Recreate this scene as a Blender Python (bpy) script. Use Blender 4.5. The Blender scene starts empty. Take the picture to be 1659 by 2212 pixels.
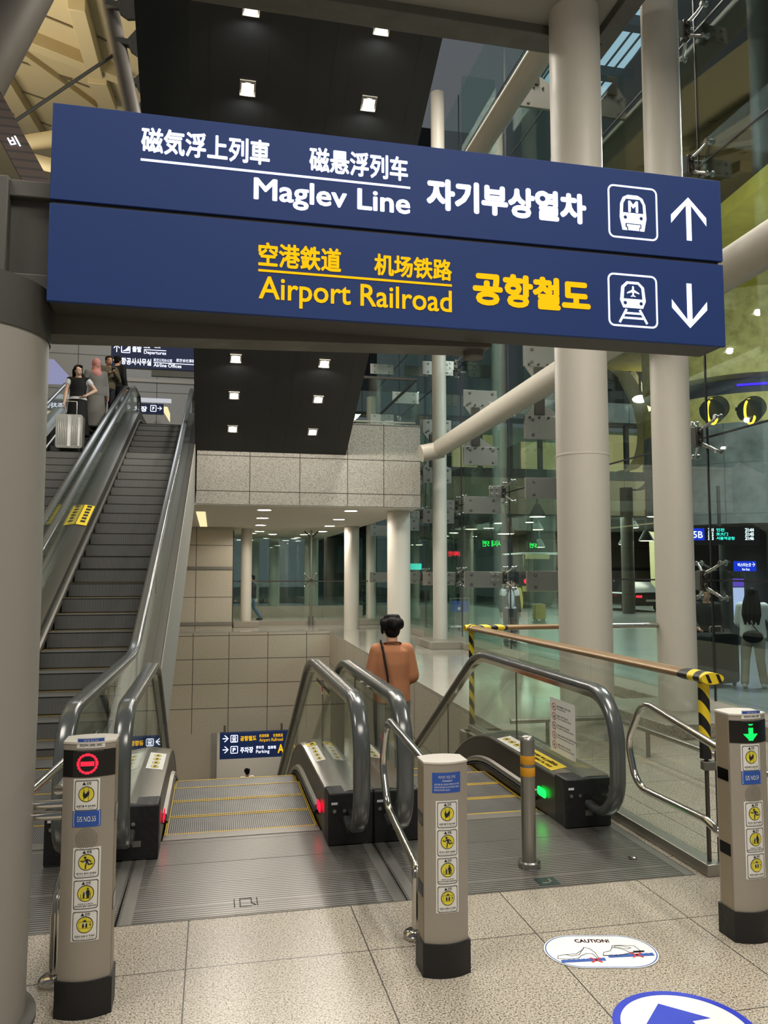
import bpy, bmesh, math, random
from mathutils import Vector, Matrix, Quaternion
random.seed(7)
SC = bpy.context.scene
COL = SC.collection
PI = math.pi
T30 = math.tan(math.radians(30))

# ------------------------------------------------------------------ camera
FPX, YAW, PIT, CAMH = 1705.0, math.radians(12.2), math.radians(4.45), 1.75
cam_d = bpy.data.cameras.new('camera')
cam = bpy.data.objects.new('camera', cam_d)
COL.objects.link(cam)
cam.location = (0, 0, CAMH)
cam.rotation_euler = (PI/2 + PIT, 0, -YAW)
cam_d.sensor_fit = 'VERTICAL'
cam_d.sensor_height = 24.0
cam_d.lens = FPX / 2212 * 24.0
cam_d.clip_start = 0.05
cam_d.clip_end = 400
SC.camera = cam

# survey helpers: where a sight line from the camera meets a known plane of the building
_cy, _sy, _cp, _sp = math.cos(YAW), math.sin(YAW), math.cos(PIT), math.sin(PIT)
_f = Vector((_sy*_cp, _cy*_cp, _sp)); _r = Vector((_cy, -_sy, 0)); _u = _r.cross(_f)
CAMP = Vector((0, 0, CAMH))
def _ray(x, y): return _f + _r*((x-829.5)/FPX) - _u*((y-1106)/FPX)
def PY(x, y, v): d = _ray(x, y); return CAMP + d*(v/d.y)
def PX(x, y, v): d = _ray(x, y); return CAMP + d*(v/d.x)
def PZ(x, y, v=0.0): d = _ray(x, y); return CAMP + d*((v-CAMH)/d.z)

# ------------------------------------------------------------------ materials
def lin(c):
    o = []
    for v in c[:3]:
        v /= 255.0
        o.append(v/12.92 if v <= .04045 else ((v+.055)/1.055)**2.4)
    return (*o, 1.0)

class NT:
    def __init__(self, name):
        self.m = bpy.data.materials.new(name); self.m.use_nodes = True
        self.t = self.m.node_tree; self.t.nodes.clear()
        self.out = self.n('ShaderNodeOutputMaterial')
        self._obj = None
    def n(self, typ, **kw):
        nd = self.t.nodes.new(typ)
        for k, v in kw.items(): setattr(nd, k, v)
        return nd
    def l(self, a, b): self.t.links.new(a, b)
    def math(self, op, a, b=None, c=None):
        nd = self.n('ShaderNodeMath', operation=op)
        for i, v in enumerate((a, b, c)):
            if v is None: continue
            if isinstance(v, (int, float)): nd.inputs[i].default_value = v
            else: self.l(v, nd.inputs[i])
        return nd.outputs[0]
    def obj(self):
        if self._obj is None:
            self._obj = self.n('ShaderNodeTexCoord').outputs['Object']
        return self._obj
    def axis(self, i):
        s = self.n('ShaderNodeSeparateXYZ'); self.l(self.obj(), s.inputs[0]); return s.outputs[i]
    def lines(self, ax, pitch, off, w):
        """1 on lines of width w every pitch along an axis"""
        v = self.math('ADD', self.axis(ax), -off + w/2 + pitch*1000)
        v = self.math('MODULO', v, pitch)
        return self.math('LESS_THAN', v, w)
    def mix(self, fac, a, b):
        nd = self.n('ShaderNodeMix', data_type='RGBA')
        for sock, v in ((nd.inputs[0], fac), (nd.inputs[6], a), (nd.inputs[7], b)):
            if isinstance(v, (tuple, list, float, int)): sock.default_value = v
            else: self.l(v, sock)
        return nd.outputs[2]
    def noise(self, scale, detail=2.0, rough=.5):
        nd = self.n('ShaderNodeTexNoise'); nd.inputs['Scale'].default_value = scale
        nd.inputs['Detail'].default_value = detail; nd.inputs['Roughness'].default_value = rough
        self.l(self.obj(), nd.inputs['Vector']); return nd.outputs['Fac']
    def ramp(self, v, lo, hi):
        nd = self.n('ShaderNodeMapRange'); self.l(v, nd.inputs[0])
        nd.inputs[1].default_value = lo; nd.inputs[2].default_value = hi
        return nd.outputs[0]

MATS = {}
def mat(name, c, r=.5, m=0.0, speck=None, lines=(), line_c=(60, 58, 54), wear=None, bump=None, coat=0.0, spec=.5):
    """principled surface; speck=(colour, scale, lo, hi) grains, lines=[(axis,pitch,offset,width)] joints or grooves,
    wear=(scale, amount) slow roughness and tone change, bump=(scale, strength)"""
    t = NT(name); p = t.n('ShaderNodeBsdfPrincipled')
    col = lin(c)
    if speck:
        for (sc, scl, lo, hi) in ([speck] if not isinstance(speck, list) else speck):
            col = t.mix(t.ramp(t.noise(scl, 3.0, .6), lo, hi), col, lin(sc))
    if wear:
        w = t.ramp(t.noise(wear[0], 4.0, .6), .3, .7)
        base = col
        dark = t.n('ShaderNodeHueSaturation'); dark.inputs['Value'].default_value = 1 - wear[1]
        if isinstance(base, tuple): dark.inputs['Color'].default_value = base
        else: t.l(base, dark.inputs['Color'])
        col = t.mix(w, base, dark.outputs[0])
        rr = t.n('ShaderNodeMapRange'); t.l(w, rr.inputs[0])
        rr.inputs[3].default_value = r*.8; rr.inputs[4].default_value = min(1, r*1.35)
        t.l(rr.outputs[0], p.inputs['Roughness'])
    else:
        p.inputs['Roughness'].default_value = r
    mask = None
    for (ax, pitch, off, w) in lines:
        k = t.lines(ax, pitch, off, w)
        mask = k if mask is None else t.math('MAXIMUM', mask, k)
    if mask is not None:
        col = t.mix(mask, col, lin(line_c))
    if isinstance(col, tuple): p.inputs['Base Color'].default_value = col
    else: t.l(col, p.inputs['Base Color'])
    p.inputs['Metallic'].default_value = m
    p.inputs['Specular IOR Level'].default_value = spec
    p.inputs['Coat Weight'].default_value = coat
    if bump:
        b = t.n('ShaderNodeBump'); b.inputs['Strength'].default_value = bump[1]; b.inputs['Distance'].default_value = .01
        t.l(t.noise(bump[0], 3.0), b.inputs['Height']); t.l(b.outputs[0], p.inputs['Normal'])
    t.l(p.outputs[0], t.out.inputs[0])
    MATS[name] = t.m
    return t.m

def emit(name, c, s, sampled=False, base=None):
    t = NT(name)
    e = t.n('ShaderNodeEmission'); e.inputs[0].default_value = lin(c); e.inputs[1].default_value = s
    t.l(e.outputs[0], t.out.inputs[0])
    t.m.cycles.emission_sampling = 'AUTO' if sampled else 'NONE'
    MATS[name] = t.m
    return t.m

def glass(name, tint, k=1.0, rough=0.0):
    t = NT(name)
    tr = t.n('ShaderNodeBsdfTransparent'); tr.inputs[0].default_value = (*tint, 1)
    gl = t.n('ShaderNodeBsdfGlossy'); gl.inputs['Roughness'].default_value = rough
    gl.inputs[0].default_value = (.95, 1, .98, 1)
    fr = t.n('ShaderNodeFresnel'); fr.inputs[0].default_value = 1.5
    mx = t.n('ShaderNodeMixShader')
    # both faces of a pane count: same reflectance seen from inside the pane
    geo = t.n('ShaderNodeNewGeometry')
    ior = t.n('ShaderNodeMapRange'); t.l(geo.outputs['Backfacing'], ior.inputs[0])
    ior.inputs[3].default_value = 1.5; ior.inputs[4].default_value = 1/1.5
    t.l(ior.outputs[0], fr.inputs[0])
    f = t.math('MINIMUM', t.math('MULTIPLY', fr.outputs[0], k), 0.9)
    t.l(f, mx.inputs[0]); t.l(tr.outputs[0], mx.inputs[1]); t.l(gl.outputs[0], mx.inputs[2])
    t.l(mx.outputs[0], t.out.inputs[0])
    MATS[name] = t.m
    return t.m

mat('granite_floor', (176, 166, 150), .27, speck=[((84, 76, 66), 115, .5, .6), ((232, 224, 210), 150, .54, .66)],
    lines=((0, .83, .74, .006), (1, .81, 3.75, .006)), line_c=(70, 64, 58), spec=.4)
mat('polished_stone', (172, 168, 156), .1, speck=((140, 136, 126), 60, .5, .65), wear=(1.1, .1))
mat('wall_stone', (188, 180, 162), .55, speck=[((140, 131, 114), 55, .48, .66), ((200, 193, 176), 70, .55, .7)])
mat('fascia_stone', (150, 145, 134), .6, speck=[((88, 84, 77), 75, .48, .62), ((186, 182, 172), 90, .54, .68)])
mat('upper_stone', (150, 150, 150), .6, speck=((132, 132, 132), 50, .5, .66))
mat('stone_joint', (70, 66, 58), .8)
mat('plinth_stone', (158, 150, 136), .4, speck=((110, 103, 92), 80, .48, .62))
mat('white_plaster', (214, 208, 196), .7)
mat('grey_plaster', (150, 146, 138), .7)
mat('column_paint', (206, 200, 188), .42, wear=(2.2, .05))
mat('pillar_paint', (152, 148, 140), .5, wear=(2.0, .05))
mat('dark_collar', (66, 64, 60), .5)
mat('bracket_steel', (92, 90, 84), .5, wear=(4, .1))
mat('black_cladding', (18, 20, 22), .45, lines=((0, 1.1, .62, .02),), line_c=(8, 8, 9))
mat('dark_glazing', (14, 20, 20), .2)
mat('steel', (176, 174, 168), .24, .95)
mat('deck_steel', (118, 116, 110), .32, .8)
mat('steel_polished', (205, 202, 196), .12, 1.0)
mat('steel_brushed', (160, 156, 148), .34, .85)
mat('steel_dark', (84, 80, 74), .35, .8)
mat('steel_plate', (128, 124, 116), .45, .5, wear=(4, .12))
mat('rubber_handrail', (78, 82, 82), .2, 0, spec=.8)
mat('black_rubber', (16, 16, 17), .55, bump=(300, .2))
mat('black_vinyl', (20, 20, 22), .5, bump=(25, .5))
mat('comb_steel', (140, 136, 130), .4, .7)
mat('ribbed_plate', (150, 146, 140), .3, .6, lines=((1, .026, 0, .009),), line_c=(66, 64, 62))
mat('plain_plate', (160, 156, 150), .28, .6)
mat('step_metal', (128, 126, 122), .4, .4, lines=((0, .014, 0, .006),), line_c=(44, 44, 44), wear=(2, .1))
mat('riser_metal', (122, 122, 119), .5, .25, lines=((0, .014, 0, .005),), line_c=(58, 58, 58))
mat('yellow_line', (214, 176, 40), .5, lines=((0, .014, 0, .006),), line_c=(110, 92, 30))
mat('safety_yellow', (236, 206, 40), .45)
mat('amber_tape', (214, 150, 28), .45)
mat('warning_yellow', (222, 208, 60), .5)
mat('black_tape', (18, 18, 18), .45)
mat('brown_rail', (150, 122, 88), .35, .35, wear=(3, .1))
mat('bollard_grey', (160, 152, 140), .42, .2, wear=(3, .05))
mat('bollard_side', (146, 134, 112), .45, .2)
mat('bollard_top', (206, 200, 190), .5)
mat('display_black', (8, 8, 9), .12)
mat('sticker_white', (226, 224, 218), .5)
mat('sticker_black', (24, 24, 24), .6)
mat('sticker_blue', (40, 82, 168), .45)
mat('paper_white', (236, 236, 232), .6)
mat('letter_white', (236, 238, 244), .5)
mat('letter_grey', (110, 108, 104), .6)
mat('letter_red', (200, 44, 52), .5)
mat('floor_blue', (36, 56, 190), .4)
mat('sign_blue', (34, 58, 116), .6, spec=.25)
mat('sign_edge', (26, 34, 56), .5)
mat('sign_back', (52, 50, 46), .5)
emit('letter_glow_white', (236, 240, 255), 1.5)
emit('letter_glow_gold', (255, 190, 20), 1.0)
emit('led_red', (255, 30, 50), 3.2)
emit('led_green', (20, 255, 90), 2.2)
emit('lamp_red', (255, 18, 46), 3.0, True)
emit('lamp_green', (20, 255, 70), 3.0, True)
emit('downlight', (255, 240, 222), 26.0, True)
emit('downlight_soft', (255, 240, 220), 60.0, True)
glass('balustrade_glass', (.91, .94, .915), .8)
glass('facade_glass', (.86, .925, .9), 1.25)
glass('fin_glass', (.86, .93, .9), .8)

# ------------------------------------------------------------------ mesh builder
class MB:
    def __init__(self): self.v = []; self.f = []; self.mi = []
    def add(self, vs, fs, m=0):
        b = len(self.v); self.v += [tuple(x) for x in vs]
        self.f += [tuple(b+i for i in f) for f in fs]; self.mi += [m]*len(fs); return self
    def box(self, x0, x1, y0, y1, z0, z1, m=0):
        vs = [(x, y, z) for z in (z0, z1) for y in (y0, y1) for x in (x0, x1)]
        return self.add(vs, [(0, 2, 3, 1), (4, 5, 7, 6), (0, 1, 5, 4), (1, 3, 7, 5), (3, 2, 6, 7), (2, 0, 4, 6)], m)
    def obox(self, c, ax, ay, az, m=0):
        """box from a centre and three half-axis vectors"""
        c, ax, ay, az = map(Vector, (c, ax, ay, az))
        vs = [c + sx*ax + sy*ay + sz*az for sz in (-1, 1) for sy in (-1, 1) for sx in (-1, 1)]
        return self.add(vs, [(0, 2, 3, 1), (4, 5, 7, 6), (0, 1, 5, 4), (1, 3, 7, 5), (3, 2, 6, 7), (2, 0, 4, 6)], m)
    def bar(self, a, b, w, h, m=0, up=(0, 0, 1)):
        a, b = Vector(a), Vector(b); d = (b-a); L = d.length; d.normalize()
        s = d.cross(Vector(up))
        if s.length < 1e-4: s = d.cross(Vector((0, 1, 0)))
        s.normalize(); n = s.cross(d)
        return self.obox((a+b)/2, d*L/2, s*w/2, n*h/2, m)
    def quad(self, a, b, c, d, m=0): return self.add([a, b, c, d], [(0, 1, 2, 3)], m)
    def poly(self, pts, m=0): return self.add(pts, [tuple(range(len(pts)))], m)
    def prism(self, pts, off, m=0, mside=None):
        """closed outline pts (3D, planar) pushed along vector off"""
        n = len(pts); off = Vector(off); a = [Vector(p) for p in pts]; b = [p+off for p in a]
        self.add(a+b, [tuple(range(n-1, -1, -1)), tuple(range(n, 2*n))], m)
        self.add(a+b, [(i, (i+1) % n, n+(i+1) % n, n+i) for i in range(n)], m if mside is None else mside)
        return self
    def tube(self, path, r, n=12, closed=False, caps=True, m=0):
        P = [Vector(p) for p in path]; k = len(P)
        R = r if isinstance(r, (list, tuple)) else [r]*k
        tan = []
        for i in range(k):
            a = P[i-1] if (i > 0 or closed) else P[i]; b = P[(i+1) % k] if (i < k-1 or closed) else P[i]
            t = (b-a); tan.append(t.normalized() if t.length > 1e-9 else Vector((0, 0, 1)))
        ref = Vector((0, 0, 1)) if abs(tan[0].z) < .9 else Vector((1, 0, 0))
        nrm = (ref - tan[0]*ref.dot(tan[0])).normalized()
        rings = []
        for i in range(k):
            if i: nrm = (nrm - tan[i]*nrm.dot(tan[i])).normalized()
            bi = tan[i].cross(nrm)
            rings.append([P[i] + (nrm*math.cos(2*PI*j/n) + bi*math.sin(2*PI*j/n))*R[i] for j in range(n)])
        vs = [v for ring in rings for v in ring]; fs = []
        for i in range(k if closed else k-1):
            for j in range(n):
                a, b = i*n, ((i+1) % k)*n
                fs.append((a+j, a+(j+1) % n, b+(j+1) % n, b+j))
        if caps and not closed:
            fs.append(tuple(range(n-1, -1, -1))); fs.append(tuple((k-1)*n+j for j in range(n)))
        return self.add(vs, fs, m)
    def cyl(self, a, b, r, n=24, m=0, r2=None): return self.tube([a, b], [r, r if r2 is None else r2], n, m=m)
    def lathe(self, prof, c=(0, 0, 0), n=32, m=0, axis='Z', caps=True):
        """prof: list of (radius, height)"""
        c = Vector(c); vs = []; fs = []; k = len(prof)
        for (r, h) in prof:
            for j in range(n):
                a = 2*PI*j/n
                p = (r*math.cos(a), r*math.sin(a), h)
                if axis == 'Y': p = (p[0], p[2], p[1])
                if axis == 'X': p = (p[2], p[0], p[1])
                vs.append(c+Vector(p))
        for i in range(k-1):
            for j in range(n): fs.append((i*n+j, i*n+(j+1) % n, (i+1)*n+(j+1) % n, (i+1)*n+j))
        if caps: fs.append(tuple(range(n-1, -1, -1))); fs.append(tuple((k-1)*n+j for j in range(n)))
        return self.add(vs, fs, m)
    def ball(self, c, r, seg=14, ring=8, m=0):
        c = Vector(c); rx, ry, rz = (r, r, r) if isinstance(r, (int, float)) else r
        vs = [c+Vector((0, 0, -rz))]; fs = []
        for i in range(1, ring):
            a = -PI/2 + PI*i/ring
            for j in range(seg):
                b = 2*PI*j/seg; vs.append(c+Vector((rx*math.cos(a)*math.cos(b), ry*math.cos(a)*math.sin(b), rz*math.sin(a))))
        vs.append(c+Vector((0, 0, rz))); top = len(vs)-1
        for j in range(seg):
            fs.append((0, 1+(j+1) % seg, 1+j)); fs.append((top, 1+(ring-2)*seg+j, 1+(ring-2)*seg+(j+1) % seg))
        for i in range(ring-2):
            for j in range(seg):
                a, b = 1+i*seg, 1+(i+1)*seg; fs.append((a+j, a+(j+1) % seg, b+(j+1) % seg, b+j))
        return self.add(vs, fs, m)
    def sweepV(self, path, sect, m=0, x=0.0):
        """closed section [(x, dz)] carried along a (y, z) path, offsets kept vertical"""
        n = len(sect); vs = [(x+sx, y, z+dz) for (y, z) in path for (sx, dz) in sect]; fs = []
        for i in range(len(path)-1):
            for j in range(n): fs.append((i*n+j, i*n+(j+1) % n, (i+1)*n+(j+1) % n, (i+1)*n+j))
        fs.append(tuple(range(n-1, -1, -1))); k = (len(path)-1)*n; fs.append(tuple(k+j for j in range(n)))
        return self.add(vs, fs, m)
    def sweepN(self, path, sect, x=0.0, m=0):
        """closed section [(x, n)] carried along a (y, z) path, n measured square to the path"""
        n = len(sect); vs = []; fs = []
        for i, (y, z) in enumerate(path):
            y0, z0 = path[max(0, i-1)]; y1, z1 = path[min(len(path)-1, i+1)]
            ty, tz = y1-y0, z1-z0; L = math.hypot(ty, tz) or 1; ny, nz = -tz/L, ty/L
            vs += [(x+sx, y+ny*dn, z+nz*dn) for (sx, dn) in sect]
        for i in range(len(path)-1):
            for j in range(n): fs.append((i*n+j, i*n+(j+1) % n, (i+1)*n+(j+1) % n, (i+1)*n+j))
        fs.append(tuple(range(n-1, -1, -1))); k = (len(path)-1)*n; fs.append(tuple(k+j for j in range(n)))
        return self.add(vs, fs, m)
    def mesh(self, name, mats, smooth=35, fix=True):
        me = bpy.data.meshes.new(name); me.from_pydata(self.v, [], self.f)
        for mm in (mats if isinstance(mats, (list, tuple)) else [mats]): me.materials.append(MATS[mm] if isinstance(mm, str) else mm)
        me.polygons.foreach_set('material_index', self.mi)
        if fix:
            bm = bmesh.new(); bm.from_mesh(me); bmesh.ops.recalc_face_normals(bm, faces=bm.faces); bm.to_mesh(me); bm.free()
        if smooth:
            me.polygons.foreach_set('use_smooth', [True]*len(me.polygons)); me.set_sharp_from_angle(angle=math.radians(smooth))
        me.update(); return me
    def build(self, name, mats, parent=None, smooth=35, bevel=0, fix=True):
        o = bpy.data.objects.new(name, self.mesh(name, mats, smooth, fix)); COL.objects.link(o)
        if parent is not None: o.parent = parent
        if bevel:
            b = o.modifiers.new('bevel', 'BEVEL'); b.width = bevel; b.segments = 2; b.limit_method = 'ANGLE'
        return o

def tag(o, label, cat=None, group=None, kind=None):
    o['label'] = label
    if cat: o['category'] = cat
    if group: o['group'] = group
    if kind: o['kind'] = kind
    return o
def thing(name, label, cat, loc=(0, 0, 0), rz=0.0, group=None):
    o = bpy.data.objects.new(name, None); COL.objects.link(o); o.location = loc; o.rotation_euler = (0, 0, rz)
    o.empty_display_size = .2
    return tag(o, label, cat, group)
def struct(o, label): return tag(o, label, None, None, 'structure')
def copy_tree(o, parent=None):
    c = o.copy(); COL.objects.link(c)
    if parent is not None: c.parent = parent
    for ch in list(o.children): copy_tree(ch, c)
    return c

def fillet(pts, rads, n=9):
    """2D polyline with rounded corners"""
    out = [pts[0]]
    for i in range(1, len(pts)-1):
        p, a, b = Vector(pts[i]), Vector(pts[i-1]), Vector(pts[i+1]); r = rads[i-1]
        u, w = (a-p).normalized(), (b-p).normalized(); ang = u.angle(w)
        if r <= 0 or ang > PI-.01: out.append(tuple(p)); continue
        d = r/math.tan(ang/2); s, e = p+u*d, p+w*d
        c = p + (u+w).normalized()*(r/math.sin(ang/2))
        v0, v1 = s-c, e-c; tot = v0.angle(v1); sg = 1 if (v0.x*v1.y-v0.y*v1.x) > 0 else -1
        for k in range(n+1):
            t = sg*tot*k/n; cs, sn = math.cos(t), math.sin(t)
            out.append((c.x+v0.x*cs-v0.y*sn, c.y+v0.x*sn+v0.y*cs))
    out.append(pts[-1])
    res = [out[0]]
    for a, b in zip(out[:-1], out[1:]):
        L = math.hypot(b[0]-a[0], b[1]-a[1])
        if L > .25:
            for d in (.03, L-.03): res.append((a[0]+(b[0]-a[0])*d/L, a[1]+(b[1]-a[1])*d/L))
        res.append(b)
    return res
def fillet3(pts, r, n=8):
    out = [Vector(pts[0])]
    for i in range(1, len(pts)-1):
        p, a, b = Vector(pts[i]), Vector(pts[i-1]), Vector(pts[i+1])
        u, w = (a-p).normalized(), (b-p).normalized(); ang = u.angle(w); rr = r[i-1] if isinstance(r, (list, tuple)) else r
        d = min(rr/math.tan(ang/2), (a-p).length*.49, (b-p).length*.49); rr = d*math.tan(ang/2)
        s, e = p+u*d, p+w*d; c = p+(u+w).normalized()*(rr/math.sin(ang/2))
        v0, v1 = s-c, e-c; tot = v0.angle(v1); ax = v0.cross(v1).normalized()
        for k in range(n+1): out.append(c+Quaternion(ax, tot*k/n) @ v0)
    out.append(Vector(pts[-1])); return out

# ------------------------------------------------------------------ lettering
_tc = {}
def glyphs(s, bold=0.0, res=3):
    k = (s, bold, res)
    if k in _tc: return _tc[k]
    c = bpy.data.curves.new('lettering', 'FONT'); c.body = s; c.size = 1; c.offset = bold; c.resolution_u = res
    o = bpy.data.objects.new('lettering', c); COL.objects.link(o)
    dg = bpy.context.evaluated_depsgraph_get(); dg.update()
    me = bpy.data.meshes.new_from_object(o.evaluated_get(dg))
    vs = [(v.co.x, v.co.y) for v in me.vertices]; fs = [tuple(p.vertices) for p in me.polygons]
    bpy.data.objects.remove(o); bpy.data.curves.remove(c); bpy.data.meshes.remove(me)
    _tc[k] = (vs, fs); return vs, fs
def text(mb, s, u0, u1, v0, v1, fn, m=0, bold=.0, latin=False, res=3, cap=None):
    """letters fitted to the box u0..u1, v0..v1 of a surface given by fn(u, v); latin: v0 is the baseline, v1 the cap line"""
    vs, fs = glyphs(s, 0.0, res)
    xs = [p[0] for p in vs]; ys = [p[1] for p in vs]; xa, xb = min(xs), max(xs)
    ya, yb = (0.0, cap or .70) if latin else (min(ys), max(ys))
    # weight: the same outline stacked with tiny shifts
    n = 0 if bold < .008 else (4 if bold < .02 else 8)
    e = bold*.9; sh = [(0, 0)] if n == 0 else [(e*math.cos(2*PI*k/n+PI/4), e*math.sin(2*PI*k/n+PI/4)) for k in range(n)]
    for dx, dy in sh:
        mb.add([fn(u0+(x+dx-xa+e)/(xb-xa+2*e)*(u1-u0), v0+(y+dy-ya+(0 if latin else e))/(yb-ya+(0 if latin else 2*e))*(v1-v0)) for x, y in vs], fs, m)
def shape(mb, pts, fn, m=0): mb.add([fn(u, v) for u, v in pts], [tuple(range(len(pts)))], m)
def ring2(mb, out, inn, fn, m=0):
    n = len(out); mb.add([fn(*p) for p in out]+[fn(*p) for p in inn], [(i, (i+1) % n, n+(i+1) % n, n+i) for i in range(n)], m)
def dens(pts, step=.007):
    out = []
    for i, p in enumerate(pts):
        q = pts[(i+1) % len(pts)]; k = max(1, int(math.hypot(q[0]-p[0], q[1]-p[1])/step))
        out += [(p[0]+(q[0]-p[0])*j/k, p[1]+(q[1]-p[1])*j/k) for j in range(k)]
    return out
def circ(cx, cy, r, n=28, ry=None, a0=0.0): return [(cx+r*math.cos(a0+2*PI*i/n), cy+(ry or r)*math.sin(a0+2*PI*i/n)) for i in range(n)]
def rrect(x0, x1, y0, y1, r, n=5):
    o = []
    for (cx, cy, a) in ((x1-r, y1-r, 0), (x0+r, y1-r, PI/2), (x0+r, y0+r, PI), (x1-r, y0+r, 3*PI/2)):
        o += [(cx+r*math.cos(a+PI/2*i/n), cy+r*math.sin(a+PI/2*i/n)) for i in range(n+1)]
    return o
def thick(mb, pts, w, fn, m=0):
    """a stroke of width w along 2D points"""
    for (a, b) in zip(pts[:-1], pts[1:]):
        a, b = Vector(a), Vector(b); d = (b-a)
        if d.length < 1e-6: continue
        d.normalize(); n = Vector((-d.y, d.x))*w/2; e = d*w*.35
        shape(mb, [tuple(a-e-n), tuple(b+e-n), tuple(b+e+n), tuple(a-e+n)], fn, m)

# ================================================================== overhead direction sign
SY = 3.3
def on_plane_y(Y, off=.002):
    return lambda u, v: (u, Y-off, v)
def zb(x0, t0, b0, x1, t1, b1, Y):
    """box on the plane y=Y from its left edge (x, top, bottom) and right edge in the survey frame"""
    a, b, c, d = PY(x0, t0, Y), PY(x0, b0, Y), PY(x1, t1, Y), PY(x1, b1, Y)
    return (a.x+b.x)/2, (c.x+d.x)/2, (b.z+d.z)/2, (a.z+c.z)/2
def icon_box(mb, x0, x1, z0, z1, w, fn, m):
    ring2(mb, rrect(x0, x1, z0, z1, (x1-x0)*.12), rrect(x0+w, x1-w, z0+w, z1-w, (x1-x0)*.12-w), fn, m)
def arrow_up(mb, cx, cz, w, h, fn, m, ang=0.0):
    t = w*.145; pts = [(0, .5*h), (.5*w, .5*h-.5*w), (.5*w, .5*h-.5*w-t*1.5), (t*.5, .5*h-t*1.5), (t*.5, -.5*h), (-t*.5, -.5*h), (-t*.5, .5*h-t*1.5), (-.5*w, .5*h-.5*w-t*1.5), (-.5*w, .5*h-.5*w)]
    c, s = math.cos(ang), math.sin(ang)
    shape(mb, [(cx+x*c-z*s, cz+x*s+z*c) for x, z in pts], fn, m)
def train_icon(mb, x0, x1, z0, z1, fn, fb, m, mb_dark, kind):
    w, h = x1-x0, z1-z0; X = lambda a: x0+w*a; Z = lambda a: z0+h*a
    if kind == 'M':
        body = [(X(.28), Z(.16)), (X(.72), Z(.16)), (X(.77), Z(.4)), (X(.755), Z(.66)), (X(.7), Z(.78)), (X(.6), Z(.83)), (X(.4), Z(.83)), (X(.3), Z(.78)), (X(.245), Z(.66)), (X(.23), Z(.4))]
        shape(mb, body, fn, m)
        shape(mb, [(X(.295), Z(.49)), (X(.705), Z(.49)), (X(.695), Z(.66)), (X(.64), Z(.75)), (X(.36), Z(.75)), (X(.305), Z(.66))], fb, mb_dark)
        f2 = lambda u, v: tuple(Vector(fb(u, v)) + Vector((0, -.0015, 0)))
        text(mb, 'M', X(.4), X(.6), Z(.51), Z(.71), f2, m, .05, True)
        for q in (.34, .66): shape(mb, circ(X(q), Z(.4), w*.034, 14), fb, mb_dark)
        shape(mb, [(X(.37), Z(.159)), (X(.63), Z(.159)), (X(.63), Z(.21)), (X(.66), Z(.21)), (X(.66), Z(.29)), (X(.34), Z(.29)), (X(.34), Z(.21)), (X(.37), Z(.21))], fb, mb_dark)
        shape(mb, [(X(.39), Z(.161)), (X(.61), Z(.161)), (X(.61), Z(.225)), (X(.635), Z(.225)), (X(.635), Z(.27)), (X(.365), Z(.27)), (X(.365), Z(.225)), (X(.39), Z(.225))], f2, m)
    else:
        body = [(X(.3), Z(.36)), (X(.7), Z(.36)), (X(.76), Z(.5)), (X(.73), Z(.76)), (X(.62), Z(.86)), (X(.38), Z(.86)), (X(.27), Z(.76)), (X(.24), Z(.5))]
        shape(mb, body, fn, m)
        shape(mb, [(X(.31), Z(.53)), (X(.69), Z(.53)), (X(.67), Z(.74)), (X(.6), Z(.81)), (X(.4), Z(.81)), (X(.33), Z(.74))], fb, mb_dark)
        f2 = lambda u, v: tuple(Vector(fb(u, v)) + Vector((0, -.0015, 0)))
        pl = [(0, .13), (.02, .1), (.02, .04), (.13, -.03), (.13, -.055), (.02, -.02), (.015, -.08), (.05, -.105), (.05, -.12), (0, -.11)]
        pl = pl + [(-a, b) for a, b in reversed(pl[1:-1])]
        shape(mb, [(X(.5+a*.95), Z(.67+b*.85)) for a, b in pl], f2, m)
        for q in (.34, .66): shape(mb, circ(X(q), Z(.45), w*.035, 12), fb, mb_dark)
        for s in (-1, 1):
            thick(mb, [(X(.5+s*.14), Z(.32)), (X(.5+s*.27), Z(.09))], w*.045, fn, m)
        for a, b in ((.26, .18), (.17, .225)): thick(mb, [(X(.5-b), Z(a)), (X(.5+b), Z(a))], w*.04, fn, m)

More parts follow.
